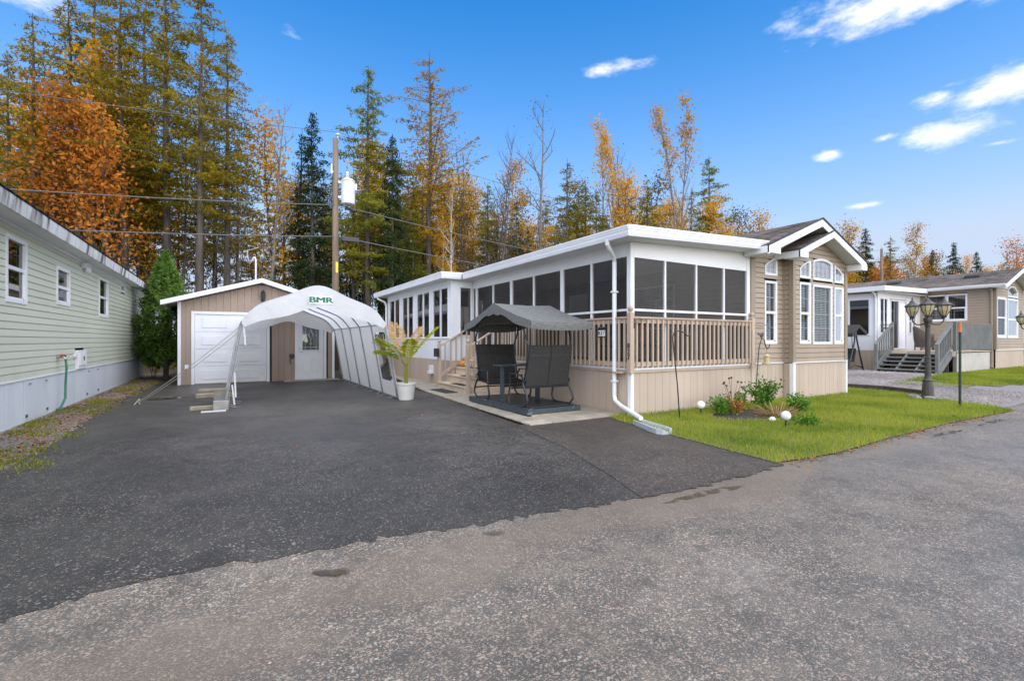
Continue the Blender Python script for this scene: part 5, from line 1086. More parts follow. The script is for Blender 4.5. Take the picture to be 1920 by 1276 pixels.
for v_ in (6.56, 8.40):
    MB().bar((21.42, v_, 1.26), (22.85, v_, 2.04), .12, .035).build('handrail', GREY_WOOD, nh); MB().bar((21.45, v_, .42), (22.85, v_, 1.2), .035, .09).build('handrail', GREY_WOOD, nh); MB().bar((21.35, v_, .12), (22.8, v_, .9), .045, .22).build('stringer', GREY_WOOD, nh)
    for k in range(1, 9): u_ = 21.45 + k * .155; z_ = 1.24 + (u_ - 21.45) * .557; nb('picket', GREY_WOOD, u_ - .018, u_ + .018, v_ - .018, v_ + .018, z_ - .82, z_)
for k in range(5): nb('tread', GREY_WOOD, 21.40 + k * .28, 21.40 + k * .28 + .29, 6.58, 8.38, .30 + k * .14, .335 + k * .14)
nb('step_backing', TIMBER, 22.6, 22.64, 6.6, 8.38, .2, .9)
for v_ in (7.2, 7.8): MB().bar((21.45, v_, .2), (22.7, v_, .88), .05, .16).build('stringer', GREY_WOOD, nh)
# wicker armchair on that deck
wc = thing('wicker_armchair', (24.3, 7.75, 1.0), 'grey brown wicker armchair on the grey deck', 'armchair')
def wv(x, y, z): return (24.3 + x * .8 - y * .6, 7.75 + x * .6 + y * .8, 1.0 + z)
m = MB(); n = 18
for i in range(n + 1):
    a = math.pi * (1.0 + i / n); h = .62 + .34 * math.sin(math.pi * i / n) ** 1.5
    for r_, z_ in ((.42, .12), (.47, .45), (.50, h), (.45, h + .02), (.42, h - .02), (.40, .45)): m.v.append(wv(r_ * math.cos(a) * 1.05, -r_ * math.sin(a) - .05, z_))
for i in range(n):
    for j in range(5): k = i * 6 + j; m.f.append((k, k + 1, k + 7, k + 6))
m.build('shell', WICKER, wc, smooth=True); m = MB(); m.lathe([(.0, .2), (.40, .2), (.41, .38), (.38, .42), (0, .42)], wv(0, 0, 0), 18); m.build('seat', WICKER, wc)
for (x, y) in ((-.3, -.3), (.3, -.3), (-.3, .3), (.3, .3)): MB().tube([wv(x, y, 0), wv(x, y, .22)], .025, 6).build('leg', WICKER, wc)
# black canopy swing by the white sunroom
cs = thing('canopy_swing', (21.3, 9.6, .18), 'black canopied garden swing seat on the gravel beside the white sunroom', 'swing')
S = lambda x, y, z: (21.3 + x, 9.9 + y, .18 + z)
for y in (-.85, .85):
    MB().tube([S(-.7, y, .02), S(-.35, y, .5), S(-.05, y, 1.15), S(.02, y, 1.7)], .03, 8).build('leg', BLACK, cs, smooth=True); MB().tube([S(.7, y, .02), S(.42, y, .6), S(.15, y, 1.25), S(.02, y, 1.7)], .03, 8).build('leg', BLACK, cs, smooth=True); MB().tube([S(-.62, y, .12), S(0, y, .24), S(.62, y, .12)], .02, 6).build('brace', BLACK, cs)
    MB().tube([S(.0, y * .85, 1.68), S(.05, y * .85, 1.2), S(.12, y * .85, .62)], .012, 6).build('hanger', BLACK, cs)
MB().tube([S(.02, -.9, 1.7), S(.02, .9, 1.7)], .03, 8).build('crossbar', BLACK, cs)
MB().prism([S(-.55, -1.0, 1.50), S(.0, -1.0, 1.85), S(.65, -1.0, 1.58), S(.65, -1.0, 1.44), S(.6, -1.0, 1.44), S(.0, -1.0, 1.72), S(-.5, -1.0, 1.38), S(-.55, -1.0, 1.36)], (0, 2.0, 0)).build('canopy', SLING, cs, bevel=.01)
MB().prism([S(-.25, -.72, .42), S(.25, -.72, .36), S(.42, -.72, .88), S(.34, -.72, .9), S(.2, -.72, .46), S(-.25, -.72, .50)], (0, 1.44, 0)).build('seat', SLING, cs, bevel=.01)

# ================================================================ UTILITY POLES AND LINES
def pole(u, v, h, label):
    t = thing('utility_pole', (u, v, 0), label, 'utility pole', None)
    MB().tube([(u, v, -.2), (u, v, h * .5), (u, v, h)], [.165, .145, .12], 14).build('pole', POLE_WOOD, t, smooth=True)
    MB().lathe([(.025, 0), (.025, .22), (.05, .24), (.11, .26), (.11, .30), (.05, .33), (.04, .40), (0, .41)], (u + .1, v - .02, h - .1), 12).build('insulator', GREY_PAINT, t); return t
PH = 10.85
pl = pole(4.16, 23.1, PH, 'brown wooden utility pole with a grey transformer behind the shelter')
tr = MB().lathe([(0, 0), (.27, .0), (.31, .03), (.31, 1.05), (.33, 1.06), (.33, 1.10), (.2, 1.2), (0, 1.22)], (4.70, 22.95, 7.80), 24).build('transformer', GREY_PAINT, pl, smooth=False)
MB().lathe([(.06, 0), (.09, .05), (.06, .10), (.09, .15), (.06, .2), (.085, .25), (.05, .32), (.02, .36)], (4.66, 22.95, 9.0), 10).build('bushing', GREY_PAINT, tr); MB().box(4.96, 5.08, 22.85, 23.05, 8.5, 8.8).build('terminal_box', GREY_PAINT, tr)
for z_ in (8.05, 8.75): MB().box(4.26, 4.45, 22.98, 23.06, z_, z_ + .12).build('transformer_bracket', GREY_PAINT, pl)
MB().tube([(3.98, 23.05, 9.15), (3.98, 23.05, 9.6)], .045, 8).tube([(3.98, 23.05, 9.3), (4.12, 23.05, 9.2)], .03, 6).build('fuse_cutout', GREY_PAINT, pl)
MB().tube([(4.02, 23.0, 9.15), (4.0, 22.98, 8.2), (4.06, 22.95, 7.7)], .012, 6).tube([(4.98, 22.95, 8.6), (5.05, 22.95, 8.0), (4.6, 22.95, 7.66), (4.3, 22.98, 7.72)], .014, 6).build('jumper_cable', BLACK, pl)
MB().tube([(4.55, 22.96, 7.62), (5.05, 22.96, 7.55)], .07, 8).build('splice_sleeve', BLACK, pl); MB().box(4.42, 5.2, 22.9, 23.04, 6.06, 6.28).build('splice_closure', BLACK, pl, bevel=.03)
MB().box(4.14, 4.24, 22.93, 22.952, 4.55, 5.05).build('number_tag', YELLOW_TAG, pl)
p2 = pole(60.3, 23.1, 11.3, 'distant wooden utility pole among trees beyond the grey-decked tan house')
MB().tube([(4.24, 23.1, 0)] * 2, .01, 4) if False else None
def line(z, sag, r, label):
    for k, (ua, ub) in enumerate(((-52., 4.26), (4.26, 60.3))):
        pts = [(ua + (ub - ua) * i / 24, 23.0, z - 4 * sag * (i / 24) * (1 - i / 24)) for i in range(25)]
        props(MB().tube(pts, r, 5).build('power_line', WIRE_MAT), label + (' running past the sage house' if k == 0 else ' running behind the tan house'), 'cable')
line(11.12, 1.7, .013, 'thin top overhead line'); line(7.72, 1.7, .022, 'middle overhead cable'); line(6.25, 1.5, .022, 'lowest overhead cable')

# ================================================================ LAMP POSTS, STAKE, GARDEN
def lantern(parent, c, s=1.0):
    cx, cy, cz = c; B_ = MB().lathe([(.03 * s, -.03 * s), (.05 * s, 0), (.05 * s, .02 * s)], c, 8).build('lantern_base', BROWN_LAMP, parent); L = MB().lathe([(.13 * s, .215 * s), (.145 * s, .23 * s), (.05 * s, .30 * s), (.035 * s, .33 * s), (.012 * s, .36 * s), (.016 * s, .39 * s), (.003 * s, .43 * s)], c, 8).build('lantern', BROWN_LAMP, parent)
    for k in range(8): a = k * math.pi / 4; MB().tube([(cx + .05 * s * math.cos(a), cy + .05 * s * math.sin(a), cz + .02 * s), (cx + .10 * s * math.cos(a), cy + .10 * s * math.sin(a), cz + .12 * s), (cx + .12 * s * math.cos(a), cy + .12 * s * math.sin(a), cz + .22 * s)], .006 * s, 4).build('lantern_rib', BROWN_LAMP, L)
    MB().lathe([(.045 * s, .02 * s), (.092 * s, .12 * s), (.11 * s, .21 * s)], c, 10).build('lantern_glass', LAMP_GLASS, L)
def lamp_post(u, v, z, h, label, rot=0.):
    t = thing('lamp_post', (u, v, z), label, 'lamp post', None)
    MB().lathe([(.14, 0), (.14, .05), (.12, .08), (.105, .30), (.09, .42), (.10, .44), (.075, .47), (.062, .52), (.058, .95), (.066, .96), (.066, .99), (.054, 1.0), (.048, h - .1), (.06, h - .09), (.06, h), (.085, h + .03), (.085, h + .1), (.05, h + .14), (.02, h + .2), (0, h + .21)], (u, v, z), 12).build('post', BROWN_LAMP, t)
    for k in range(3):
        a = rot + k * 2 * math.pi / 3; d = Vector((math.cos(a), math.sin(a), 0)); b = Vector((u, v, z + h + .02))
        MB().tube([b, b + d * .12 - Zv * .06, b + d * .24 - Zv * .06, b + d * .32 + Zv * .02, b + d * .33 + Zv * .10], .017, 8).build('arm', BROWN_LAMP, t, smooth=True); lantern(t, tuple(b + d * .33 + Zv * .13), 1.15)
    return t
lamp_post(14.15, 4.5, .02, 1.80, 'bronze three-lantern lamp post at the lawn corner by the timber edging', R(197)); lamp_post(25.45, 5.12, .2, 1.66, 'bronze three-lantern lamp post on the lawn before the grey-decked house', R(150))
st = thing('marker_stake', (12.93, 3.59, .01), 'dark green marker stake with orange top at the lawn edge', 'marker stake'); MB().tube([(12.93, 3.59, -.1), (12.93, 3.59, 1.57)], .024, 8).build('stake', GREEN_PAINT, st); MB().tube([(12.93, 3.59, 1.57), (12.93, 3.59, 1.78)], .026, 8).build('orange_sleeve', ORANGE_PAINT, st)
import bmesh
def rock(u, v, z, r, seed, label):
    g = random.Random(seed); bm = bmesh.new(); bmesh.ops.create_icosphere(bm, subdivisions=2, radius=1)
    sx, sy, sz = g.uniform(.8, 1.3), g.uniform(.8, 1.2), g.uniform(.5, .7); ph = [g.uniform(0, 6) for _ in range(3)]
    for q in bm.verts: k = 1 + .12 * math.sin(q.co.x * 4 + ph[0]) + .12 * math.sin(q.co.y * 5 + ph[1]) + .08 * math.sin(q.co.z * 6 + ph[2]); q.co = Vector((q.co.x * sx, q.co.y * sy, q.co.z * sz)) * r * k
    me = bpy.data.meshes.new('rock'); bm.to_mesh(me); bm.free(); o = link_mesh('rock', me, STONE, None, (u, v, z)); props(o, label, 'rock', 'rocks round the lamp post')
g = random.Random(12)
for k in range(9): a = k * .7; rock(14.15 + .30 * math.cos(a) + g.uniform(-.04, .04), 4.5 + .26 * math.sin(a) + g.uniform(-.04, .04), .05, g.uniform(.07, .12), k, 'small fieldstone in the ring round the lamp post base')
tp = [(13.9, 6.95, .0), (15.4, 6.75, .0), (15.5, 5.85, .0), (15.02, 4.85, .0), (14.5, 4.62, 0)]
for k, lab in enumerate(('dark timber edging running from the tan house corner', 'dark timber edging along the gravel, middle length', 'dark timber edging next to the lamp post', 'short dark timber edging end at the lamp post rocks')): props(MB().bar(Vector(tp[k]) + Zv * .07, Vector(tp[k + 1]) + Zv * .07, .14, .15).build('timber_edging', TIMBER, bevel=.012), lab, 'timber')
def hook(u, v, pts, label, bird=False):
    t = thing('shepherd_hook', (u, v, .01), label, 'shepherd hook', None); MB().tube([(u + a, v + b, z) for a, b, z in pts], .011, 7).build('rod', BLACK, t, smooth=True)
    if bird:
        a, b, z = pts[3]; m = MB(); m.lathe([(0, -.06), (.03, -.045), (.042, 0), (.03, .045), (0, .06)], (0, 0, 0), 10); m.v = [(u + a + z_ * 1.0, v + b + y_ * .7, z + .05 + x_ + z_ * .25) for x_, y_, z_ in m.v]; m.build('bird_ornament', BLACK, t, smooth=True)
        MB().prism([(u + a - .05, v + b, z + .05), (u + a - .13, v + b, z + .11), (u + a - .12, v + b, z + .05)], (0, .012, 0)).prism([(u + a + .03, v + b, z + .06), (u + a + .06, v + b, z + .12), (u + a + .08, v + b, z + .06)], (0, .012, 0)).build('bird_tail', BLACK, t)
    return t
hook(6.8, 5.62, [(0.02, 0, -.1), (-.02, .02, .6), (-.09, .04, 1.2), (-.11, .05, 1.45), (-.08, .04, 1.55), (.02, 0, 1.58), (.12, -.02, 1.53), (.18, -.03, 1.48), (.23, -.04, 1.49), (.24, -.04, 1.53)], 'leaning black shepherd hook on the lawn before the porch railing')
hk = hook(9.7, 5.95, [(-.1, .02, -.1), (-.03, .01, .6), (.04, 0, 1.25), (.14, 0, 1.46), (.24, 0, 1.40), (.28, 0, 1.28), (.34, 0, 1.22), (.42, 0, 1.26), (.43, 0, 1.32)], 'black shepherd hook topped by a small bird in the flower bed', True)
bf = thing('bird_feeder', (10.02, 5.95, .9), 'small yellowish tube bird feeder hung near the tan wall', 'bird feeder'); MB().lathe([(.06, 0), (.09, .01), (.09, .03), (.055, .04), (.055, .17), (.08, .18), (.03, .22), (0, .23)], (10.02, 5.95, .88), 12).build('tube', LAMP_GLASS, bf); MB().tube([(10.02, 5.95, 1.10), (10.03, 5.95, 1.22)], .003, 4).build('wire', BLACK, bf)
for (u, v, lab) in ((7.52, 5.72, 'white globe garden light beside the porch skirting'), (7.6, 4.2, 'white globe garden light in the open lawn before the flower bed')):
    t = thing('globe_light', (u, v, .01), lab, 'garden light', None); MB().tube([(u, v, -.05), (u, v, .13)], .014, 6).build('stem', BLACK, t); MB().lathe([(.075 * math.sin(math.pi * k / 10) + .0005, .20 - .075 * math.cos(math.pi * k / 10)) for k in range(11)], (u, v, 0), 18).build('globe', GLOBE, t, smooth=True)
sheet('flower_bed', [(8.35 + 1.05 * math.cos(a * .3) * (1 + .08 * math.sin(a)), 5.15 + .55 * math.sin(a * .3)) for a in range(21)], .022, SOIL)
def leafy(name, u, v, h, r, n, size, mat, seed, label, cat='plant', stems=7, stem_mat=None, group=None, z=.01):
    g = np.random.default_rng(seed); t = thing(name, (u, v, z), label, cat, group); m = MB(); tips = []
    for k in range(stems):
        a = g.uniform(0, 6.28); q = r * g.uniform(.2, .9); e = (u + q * math.cos(a), v + q * math.sin(a), z + h * g.uniform(.6, 1)); m.tube([(u + .05 * math.cos(a), v + .05 * math.sin(a), z), (u + q * .5 * math.cos(a), v + q * .5 * math.sin(a), z + h * .55), e], .006, 4); tips.append(e)
    m.build('stems', stem_mat or L_SHRUB, t)
    if n:
        T = np.array(tips)[g.integers(0, stems, n)]; base = np.array([u, v, z + h * .15]); f = g.uniform(.25, 1.05, (n, 1)); C = base + (T - base) * f + g.normal(0, r * .16, (n, 3)); C[:, 2] = np.maximum(C[:, 2], z + .02)
        leaves_mesh('leaves', C, size, g, mat, t)
    return t
def leaf_quads(C, size, g, flat=.0, aspect=.5):
    n = len(C); a = g.normal(0, 1, (n, 3)); a[:, 2] *= (1 - flat); a /= np.linalg.norm(a, axis=1, keepdims=True) + 1e-9; b = np.cross(a, g.normal(0, 1, (n, 3))); b /= np.linalg.norm(b, axis=1, keepdims=True) + 1e-9
    s = size * g.uniform(.6, 1.3, (n, 1)); V = np.stack([C - a * s, C + b * s * aspect, C + a * s, C - b * s * aspect], 1).reshape(-1, 3); return V
def leaves_mesh(name, C, size, g, mat, parent, aspect=.5):
    V = leaf_quads(C, size, g, aspect=aspect) - np.array(wloc(parent)); return npmesh(name, V, np.arange(len(C))[:, None] * 4 + np.arange(4), mat, parent)
leafy('green_shrub', 9.1, 5.45, .62, .38, 900, .035, L_SHRUB, 1, 'leafy bright green shrub in the flower bed'); leafy('low_plant', 9.45, 4.95, .32, .36, 600, .035, L_SHRUB, 2, 'low light green clump at the house end of the flower bed')
leafy('low_plant', 7.8, 5.5, .30, .30, 420, .032, L_SHRUB, 3, 'low green plant beside the globe light by the skirting'); leafy('low_plant', 8.35, 5.6, .26, .34, 380, .03, L_SHRUB, 4, 'low dark green plant at the back of the flower bed'); leafy('russet_plant', 8.05, 5.35, .34, .22, 260, .03, L_LITTER, 5, 'russet withered plant in the flower bed')
leafy('low_plant', 8.0, 4.1, .14, .3, 240, .03, L_SHRUB, 6, 'small flat weed patch near the lawn globe light'); leafy('low_plant', 8.8, 5.75, .34, .2, 220, .03, L_SHRUB, 7, 'narrow green plant against the porch skirting')
t = thing('dried_seed_heads', (8.15, 5.5, .01), 'dry stalks with dark round seed heads in the flower bed', 'plant'); g = random.Random(3)
for k in range(9):
    a = g.uniform(0, 6.28); q = g.uniform(.08, .36); h = g.uniform(.42, .72); e = (8.15 + q * math.cos(a), 5.5 + q * .6 * math.sin(a), h); MB().tube([(8.15, 5.5, .01), (8.15 + q * .4 * math.cos(a), 5.5 + q * .3 * math.sin(a), h * .6), e], .004, 4).build('stalk', L_DEAD, t); MB().lathe([(0, -.02), (.018, -.012), (.022, .004), (.012, .02), (0, .022)], e, 8).build('seed_head', TIMBER, t)
t = thing('ornamental_grass', (8.5, 4.85, .01), 'cut straw coloured ornamental grass clump in the flower bed', 'plant'); m = MB(); g = random.Random(5)
for k in range(90): a = g.uniform(0, 6.28); q = g.uniform(.1, .5); h = g.uniform(.03, .34) * (1.1 - q); m.bar((8.5 + .06 * math.cos(a), 4.85 + .06 * math.sin(a), .02), (8.5 + q * math.cos(a), 4.85 + q * math.sin(a), max(.04, h)), .012, .004)
m.build('straw', L_DEAD, t, recalc=False)
props(MB().lathe([(0, 0), (.05, .0), (.06, .03), (.03, .07), (0, .08)], (7.95, 4.62, .02), 9).build('white_stone', TILE_WHITE), 'small white stone at the front of the flower bed', 'stone')

# ================================================================ TREES
def np_tube(pts, rad, n=5):
    """pts (k,3), rad (k,) -> verts, quads"""
    pts = np.asarray(pts, float); k = len(pts); d = np.gradient(pts, axis=0); d /= np.linalg.norm(d, axis=1, keepdims=True) + 1e-9
    ref = np.array([1., 0, 0]) if abs(d[0, 0]) < .8 else np.array([0, 1., 0]); a = np.cross(d, ref); a /= np.linalg.norm(a, axis=1, keepdims=True) + 1e-9; b = np.cross(d, a)
    t = np.arange(n) * 2 * np.pi / n; V = pts[:, None] + (a[:, None] * np.cos(t)[None, :, None] + b[:, None] * np.sin(t)[None, :, None]) * np.asarray(rad)[:, None, None]
    i, j = np.meshgrid(np.arange(k - 1), np.arange(n), indexing='ij'); F = np.stack([i * n + j, i * n + (j + 1) % n, (i + 1) * n + (j + 1) % n, (i + 1) * n + j], -1).reshape(-1, 4)
    return V.reshape(-1, 3), F
class NB:
    def __init__(s): s.V = []; s.F = []; s.n = 0
    def add(s, V, F): s.V.append(V); s.F.append(F + s.n); s.n += len(V)
    def leaves(s, C, size, g, aspect=.5): V = leaf_quads(np.asarray(C), size, g, aspect=aspect); s.add(V, np.arange(len(C))[:, None] * 4 + np.arange(4))
    def mesh(s, name, mat):
        me = bpy.data.meshes.new(name); V = np.concatenate(s.V).astype(np.float32); F = np.concatenate(s.F).astype(np.int32)
        me.vertices.add(len(V)); me.vertices.foreach_set('co', V.ravel()); me.loops.add(F.size); me.loops.foreach_set('vertex_index', F.ravel()); me.polygons.add(len(F)); me.polygons.foreach_set('loop_start', np.arange(0, F.size, 4, dtype=np.int32)); me.polygons.foreach_set('loop_total', np.full(len(F), 4, np.int32)); me.update(calc_edges=True); me.materials.append(mat); return me
PROTO = {}
def conifer(key, h, base, rmax, dens, droop, tuft, leaf, bark, seed, lean=.02, whorl=.42, aspect=.28, irregular=.35, r0=None, top_sparse=0.):
    g = np.random.default_rng(seed); T, C = NB(), NB(); r0 = r0 or h * .0105
    z = np.linspace(0, h, 14); off = np.cumsum(g.normal(0, lean, (14, 2)), 0) * h / 14; pts = np.c_[off, z]; T.add(*np_tube(pts, r0 * (1 - z / h) ** .85 + .012, 8))
    axis = lambda zz: np.array([np.interp(zz, z, pts[:, 0]), np.interp(zz, z, pts[:, 1]), zz])
    for zz in np.arange(h * .06, h * base, .5):            # dead snags on the lower trunk
        for _ in range(g.integers(1, 3)):
            a = g.uniform(0, 6.28); L = g.uniform(.3, 1.3); p = axis(zz); q = p + np.array([np.cos(a), np.sin(a), g.uniform(-.3, .1)]) * L; T.add(*np_tube([p, (p + q) / 2 + [0, 0, .05], q], [.018, .011, .004], 3))
    zz = h * base; side = g.uniform(.7, 1.15, 8)
    while zz < h - .25:
        t = (zz - h * base) / (h * (1 - base)); prof = min(1, .35 + t * 3.2) * (1 - t) ** .78 + .04
        for k in range(g.integers(3, 6)):
            a = g.uniform(0, 6.28); L = rmax * prof * (1 + irregular * g.normal()) * side[int(a / 6.2832 * 8) % 8]; L = max(.15, L); p = axis(zz + g.uniform(-.2, .2)); d = np.array([np.cos(a), np.sin(a), 0]); s_ = np.linspace(0, 1, 5)[:, None]
            up = g.uniform(.05, .35) * (1.2 - droop); B = p + d * L * s_ + np.array([0, 0, 1]) * (L * (up * s_ - droop * s_ ** 2 + .22 * droop * s_ ** 4)); T.add(*np_tube(B, np.linspace(.028, .005, 5) * (.5 + L / rmax * .5), 3))
            n = int(L * dens * g.uniform(.7, 1.2) * (1 - top_sparse * t)); 
            if n < 1: continue
            f = g.uniform(.15, 1.03, n) ** .85; Q = np.stack([np.interp(f, s_[:, 0], B[:, c]) for c in range(3)], 1); sd = np.array([-d[1], d[0], 0]); w = (1 - f) * L * .30 + .08
            Q += sd * (g.normal(0, 1, n) * w)[:, None] * .8 + d * (g.normal(0, .12, n))[:, None]; Q[:, 2] += -np.abs(g.normal(0, .10, n)) * (.5 + droop) + g.normal(0, .05, n)
            C.leaves(Q, tuft, g, aspect)
        zz += whorl * g.uniform(.7, 1.3)
    PROTO[key] = (T.mesh('trunk', bark), C.mesh('crown', leaf), h)
def broadleaf(key, h, base, spread, nleaf, size, leaf, bark, seed, bunch=.35, stems=1, up=1.1, top_only=0., r0=None):
    g = np.random.default_rng(seed); T, C = NB(), NB(); tips = []
    def grow(p, d, L, r, lev):
        k = 5; pts = [p]; dd = d
        for i in range(k): dd = dd + g.normal(0, .035 if lev == 0 else .09, 3) + np.array([0, 0, .03 * up]); dd /= np.linalg.norm(dd); pts.append(pts[-1] + dd * L / k)
        pts = np.array(pts); T.add(*np_tube(pts, np.linspace(r, r * (.10 if lev == 0 else .4), k + 1), 7 if lev == 0 else 4 if lev == 1 else 3))
        if lev >= 2 or L < .5: tips.append(pts[-1]); tips.append(pts[3]); return
        nb = {0: 15, 1: 6}[lev]; f0 = base if lev == 0 else .25
        for i in range(nb):
            f = f0 + (1 - f0) * (i + g.uniform(0, 1)) / nb; q = np.array([np.interp(f * k, np.arange(k + 1), pts[:, c]) for c in range(3)]); a = g.uniform(0, 6.28); sp = g.uniform(.45, .95) if lev == 0 else g.uniform(.4, .9)
            nd = np.array([np.cos(a) * sp, np.sin(a) * sp, g.uniform(.5, 1.0) * up]); nd /= np.linalg.norm(nd); ln = spread * (1.15 - .75 * (f - f0) / (1 - f0 + 1e-6)) * g.uniform(.6, 1.15) if lev == 0 else L * g.uniform(.3, .55)
            grow(q, nd, ln, r * (.42 if lev == 0 else .5) * (1.1 - f * .6), lev + 1)
        tips.append(pts[-1])
    for s_ in range(stems):
        a = g.uniform(0, 6.28); d0 = np.array([np.cos(a) * .12 * (stems > 1), np.sin(a) * .12 * (stems > 1), 1.]); grow(np.array([.12 * np.cos(a) * (stems > 1), .12 * np.sin(a) * (stems > 1), 0.]), d0 / np.linalg.norm(d0), h * g.uniform(.86, 1.) if s_ else h * .97, (r0 or h * .0085) / stems ** .4, 0)
    tips = np.array(tips)
    if nleaf:
        w = np.ones(len(tips)); 
        if top_only: w = np.clip((tips[:, 2] / h - top_only) / (1 - top_only), 0.01, 1)
        Q = tips[g.choice(len(tips), nleaf, p=w / w.sum())] + g.normal(0, bunch, (nleaf, 3)); C.leaves(Q, size, g, .6)
    else: C.leaves(tips[:30], .02, g)
    PROTO[key] = (T.mesh('trunk', bark), C.mesh('crown', leaf), h)
conifer('larch_a', 22, .36, 3.7, 50, .35, .115, L_LARCH, BARK, 1); conifer('larch_b', 22, .40, 3.1, 48, .30, .115, L_LARCH, BARK, 2, lean=.035); conifer('larch_green', 19, .26, 3.0, 62, .28, .115, L_LARCH_GREEN, BARK, 3)
conifer('larch_gold', 20, .36, 3.0, 46, .10, .11, L_GOLD, BARK, 4, irregular=.55, top_sparse=.35); conifer('larch_thin', 17, .40, 1.9, 46, .2, .11, L_LARCH, BARK, 5, irregular=.5)
conifer('spruce', 17, .12, 2.3, 62, .55, .12, L_SPRUCE, BARK, 6, whorl=.36, irregular=.2); conifer('spruce_slim', 18, .30, 1.5, 46, .6, .12, L_SPRUCE, BARK, 7, irregular=.3)
broadleaf('maple_orange', 13, .38, 2.3, 2300, .095, L_ORANGE, BARK, 11, .5); broadleaf('maple_orange_b', 11, .34, 2.0, 1700, .095, L_ORANGE, BARK, 12, .36)
broadleaf('birch_yellow', 15, .38, 2.4, 2600, .085, L_YELLOW, BARK_PALE, 13, .34); broadleaf('aspen_top', 21, .45, 2.6, 1900, .10, L_YELLOW, BARK_GREY, 14, .28, stems=2, top_only=.62, up=1.7); broadleaf('maple_yellow', 12, .28, 2.1, 2600, .085, L_YELLOW, BARK, 15, .36)
broadleaf('bare_tree', 17, .36, 2.5, 60, .05, L_DULL, BARK_GREY, 16, .3, up=1.3); broadleaf('bare_multi', 14, .22, 2.4, 120, .05, L_DULL, BARK, 17, .3, stems=3, up=1.6); broadleaf('dull_tree', 13, .25, 2.2, 2300, .085, L_DULL, BARK, 18, .4, up=1.3)
broadleaf('birch_bare', 14, .45, 1.7, 420, .07, L_YELLOW, BARK_PALE, 19, .3, up=1.5)
LABEL = {'larch_a': 'tall olive and gold larch', 'larch_b': 'tall olive larch with bare lower trunk', 'larch_green': 'dense green pyramidal larch', 'larch_gold': 'gold larch with ragged irregular boughs', 'larch_thin': 'slender olive larch', 'spruce': 'dark green spruce', 'spruce_slim': 'slim dark spruce', 'maple_orange': 'orange leaved maple', 'maple_orange_b': 'small orange maple', 'birch_yellow': 'yellow leaved pale-barked birch', 'aspen_top': 'tall aspen with yellow leaves left at its top', 'maple_yellow': 'golden yellow broadleaf tree', 'bare_tree': 'leafless grey tree', 'bare_multi': 'leafless many-stemmed tree', 'dull_tree': 'thin olive brown tree', 'birch_bare': 'nearly bare white-trunked birch'}
CATN = {'larch': 'larch', 'spruce': 'spruce', 'maple': 'maple', 'birch': 'birch', 'aspen': 'aspen', 'bare': 'tree', 'dull': 'tree'}
NTREE = [0]
def plant(key, u, v, h, where, rot=None, group=True):
    tm, cmn, h0 = PROTO[key]; sc = h / h0; base = key.split('_')[0]
    nm = {'larch': 'larch_tree', 'spruce': 'spruce_tree', 'maple': 'maple_tree', 'birch': 'birch_tree', 'aspen': 'aspen_tree', 'bare': 'bare_tree', 'dull': 'broadleaf_tree'}[base]
    t = thing(nm, (u, v, -.05), LABEL[key] + ' ' + where, CATN[base], ('%s %s' % (LABEL[key], where)) if group else None); t.rotation_euler = (0, 0, random.uniform(0, 6.28) if rot is None else rot); w = sc * random.uniform(.9, 1.12); t.scale = (w, w, sc)
    link_mesh('trunk', tm, None, t); link_mesh('crown', cmn, None, t); NTREE[0] += 1; return t
def at(px, v): a = ray(px, 0); return a[0] / a[1] * v, v / a[1]       # u on the line of trees at depth v, and distance from the camera along the view axis
def hero(key, px, topy, v, where, rot=None):
    u, Zd = at(px, v); plant(key, u, v, 1.4 + (638 - topy) / CAM_F * Zd, where, rot, group=False)
WF = 'at the edge '
